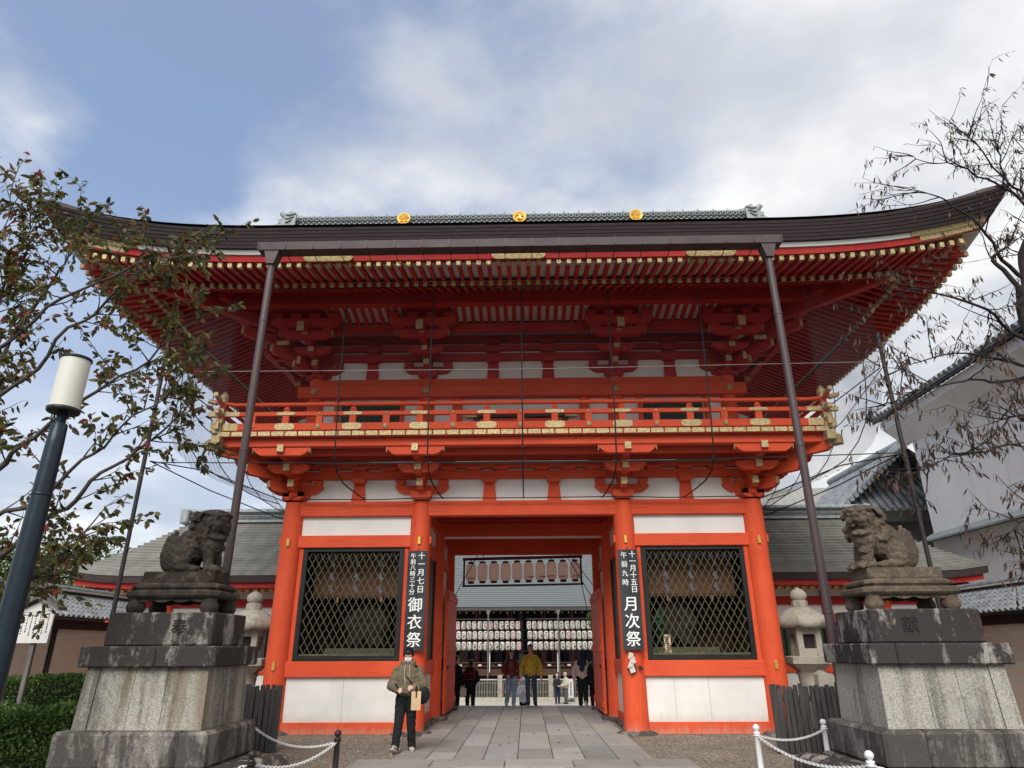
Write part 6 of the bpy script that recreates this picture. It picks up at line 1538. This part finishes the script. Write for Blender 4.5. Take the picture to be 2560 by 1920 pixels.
person('tall man in mustard yellow jacket walking through the passage', (.2, 7.05, .026), 0, 1.80, simple('mustard_jacket', (.58, .42, .04), (.30, .21, .02), .6, sc=14, var=0, bs=12, bst=.6), cloth('dark_jeans', (.045, .07, .115)), BK,
    dict(rk=(-.06, -.03, .285), ra=(-.05, .02, .05), lk=(.06, -.05, .285), la=(.07, .04, .06), fl=.2, re=(-.165, .02, .64), rw=(-.175, -.03, .51), le=(.165, .02, .64), lw=(.18, -.02, .5)), bulk=1.14, legw=.95, hair='short', coat=1)
person('woman in maroon puffer jacket and blue jeans with long black hair', (-.42, 7.15, .026), .1, 1.63, simple('maroon_puffer', (.16, .025, .025), (.08, .014, .016), .45, sc=10, var=0, bs=9, bst=.6, stretch=(1, 1, 3)), cloth('light_jeans', (.24, .33, .45)), SN,
    dict(rk=(-.06, -.04, .285), ra=(-.09, .04, .06), fr=.25, lk=(.05, -.02, .28), la=(.04, -.03, .045), re=(-.16, .03, .63), rw=(-.09, -.1, .55), le=(.165, .02, .63), lw=(.15, -.03, .5)), bulk=1.1, legw=1.15, hair='long', coat=1)
person('person in white hooded jacket and black trousers holding up a phone in the court', (-.1, 17.0, PZ), 0, 1.66, cloth('white_hoodie', (.80, .79, .83)), BK, BK,
    dict(re=(-.13, -.05, .62), rw=(-.03, -.15, .66), le=(.13, -.05, .62), lw=(.03, -.15, .66)), bulk=1.15, legw=1.1, hair='hood', hairc=cloth('white_hood', (.80, .79, .83)), coat=2, tilt=.25)
person('elderly person in dark vest and white shirt standing far in the court', (1.78, 25.6, PZ), .3, 1.56, cloth('dark_vest', (.03, .03, .035)), cloth('navy_trousers', (.02, .03, .07)), BK,
    dict(re=(-.14, -.02, .63), rw=(-.05, -.15, .6), le=(.14, -.02, .63), lw=(.05, -.15, .6)), bulk=1.05, hair='short', hairc=HAIRW, tilt=.3, under=WHITEINK, voxel=.016)
person('elderly person in cream jacket and grey trousers facing left far in the court', (2.27, 25.4, PZ), -1.15, 1.64, cloth('cream_jacket', (.66, .60, .47)), cloth('grey_trousers', (.13, .14, .14)), BK,
    dict(re=(-.14, -.02, .63), rw=(-.06, -.15, .58), le=(.14, -.02, .63), lw=(.06, -.15, .58)), bulk=1.2, hair='short', hairc=HAIRW, tilt=.35, coat=1, voxel=.016)
person('woman in navy headscarf and pale pink coat walking away on the right', (1.83, 7.02, .026), pi-.15, 1.6, cloth('pale_pink_coat', (.68, .55, .52)), BK, simple('brown_shoe', (.10, .05, .03), None, .6),
    dict(rk=(-.05, .02, .28), ra=(-.06, .13, .09), fr=1.0, lk=(.055, -.02, .28), la=(.055, -.03, .045), re=(-.16, .03, .64), rw=(-.16, -.02, .5), le=(.165, .03, .64), lw=(.17, -.0, .5)), bulk=1.18, legw=1.25, hair='hijab', hairc=cloth('navy_scarf', (.028, .035, .075)), coat=1)
q = O('tote_bag', blob([('e', (0, 0, 0), (.10, .07, .26), (0, 0, 0), 0), ('c', (-.02, .0, .2), (-.04, 0, .42), .02, .02, 0)], [BK], .02, 2), None, None, (2.06, 6.88, .98)); tag(q, 'black tote bag on the shoulder of the woman in the headscarf', 'bag')
person('person in dark jacket and maroon trousers half hidden by the right door', (2.3, 8.1, -.3), pi, 1.62, cloth('slate_jacket', (.05, .055, .075)), cloth('maroon_trousers', (.11, .022, .03)), BK, dict(), bulk=1.15, hair='long', coat=1)
person('person in dark clothes standing with back turned behind the left door', (-1.78, 8.0, -.3), pi+.2, 1.66, cloth('black_coat', (.016, .014, .018)), BK, BK, dict(re=(-.15, 0, .64), rw=(-.12, -.12, .58), le=(.15, 0, .64), lw=(.1, -.13, .62)), bulk=1.15, hair='short', coat=1)
q = thing('backpack', 'dark backpack with red trim on the person behind the left door', 'backpack', (-1.80, 7.78, .79), .2)
O('pack_body', blob([('e', (0, 0, .16), (.17, .09, .24), (0, 0, 0), 0), ('e', (0, -.06, .08), (.13, .06, .12), (0, 0, 0), 0)], [cloth('maroon_black_pack', (.04, .012, .014))], .02, 2), None, q)
RT_ = simple('red_trim', (.42, .03, .045), None, .6)
for z in (-.02, .16, .36): rod('trim', [(-.15, -.06, z), (-.08, -.125, z+.01), (.08, -.125, z+.01), (.15, -.06, z)], .012, RT_, q, 5)
for s in (-1, 1): rod('trim', [(s*.155, -.06, -.03), (s*.165, -.07, .2), (s*.14, -.06, .37)], .012, RT_, q, 5)
person('person in long black coat with a pale bag at the left edge of the passage', (-2.24, 7.75, -.15), 2.4, 1.64, cloth('long_black_coat', (.014, .013, .014)), BK, BK, dict(), bulk=1.2, hair='short', coat=2)
q = O('shopping_bag', B().box(-.09, .09, -.05, .05, 0, .22).mesh('shopping_bag', SIGNW), None, None, (-1.98, 7.62, .30)); tag(q, 'small white shopping bag between the two people at the left of the passage', 'bag')
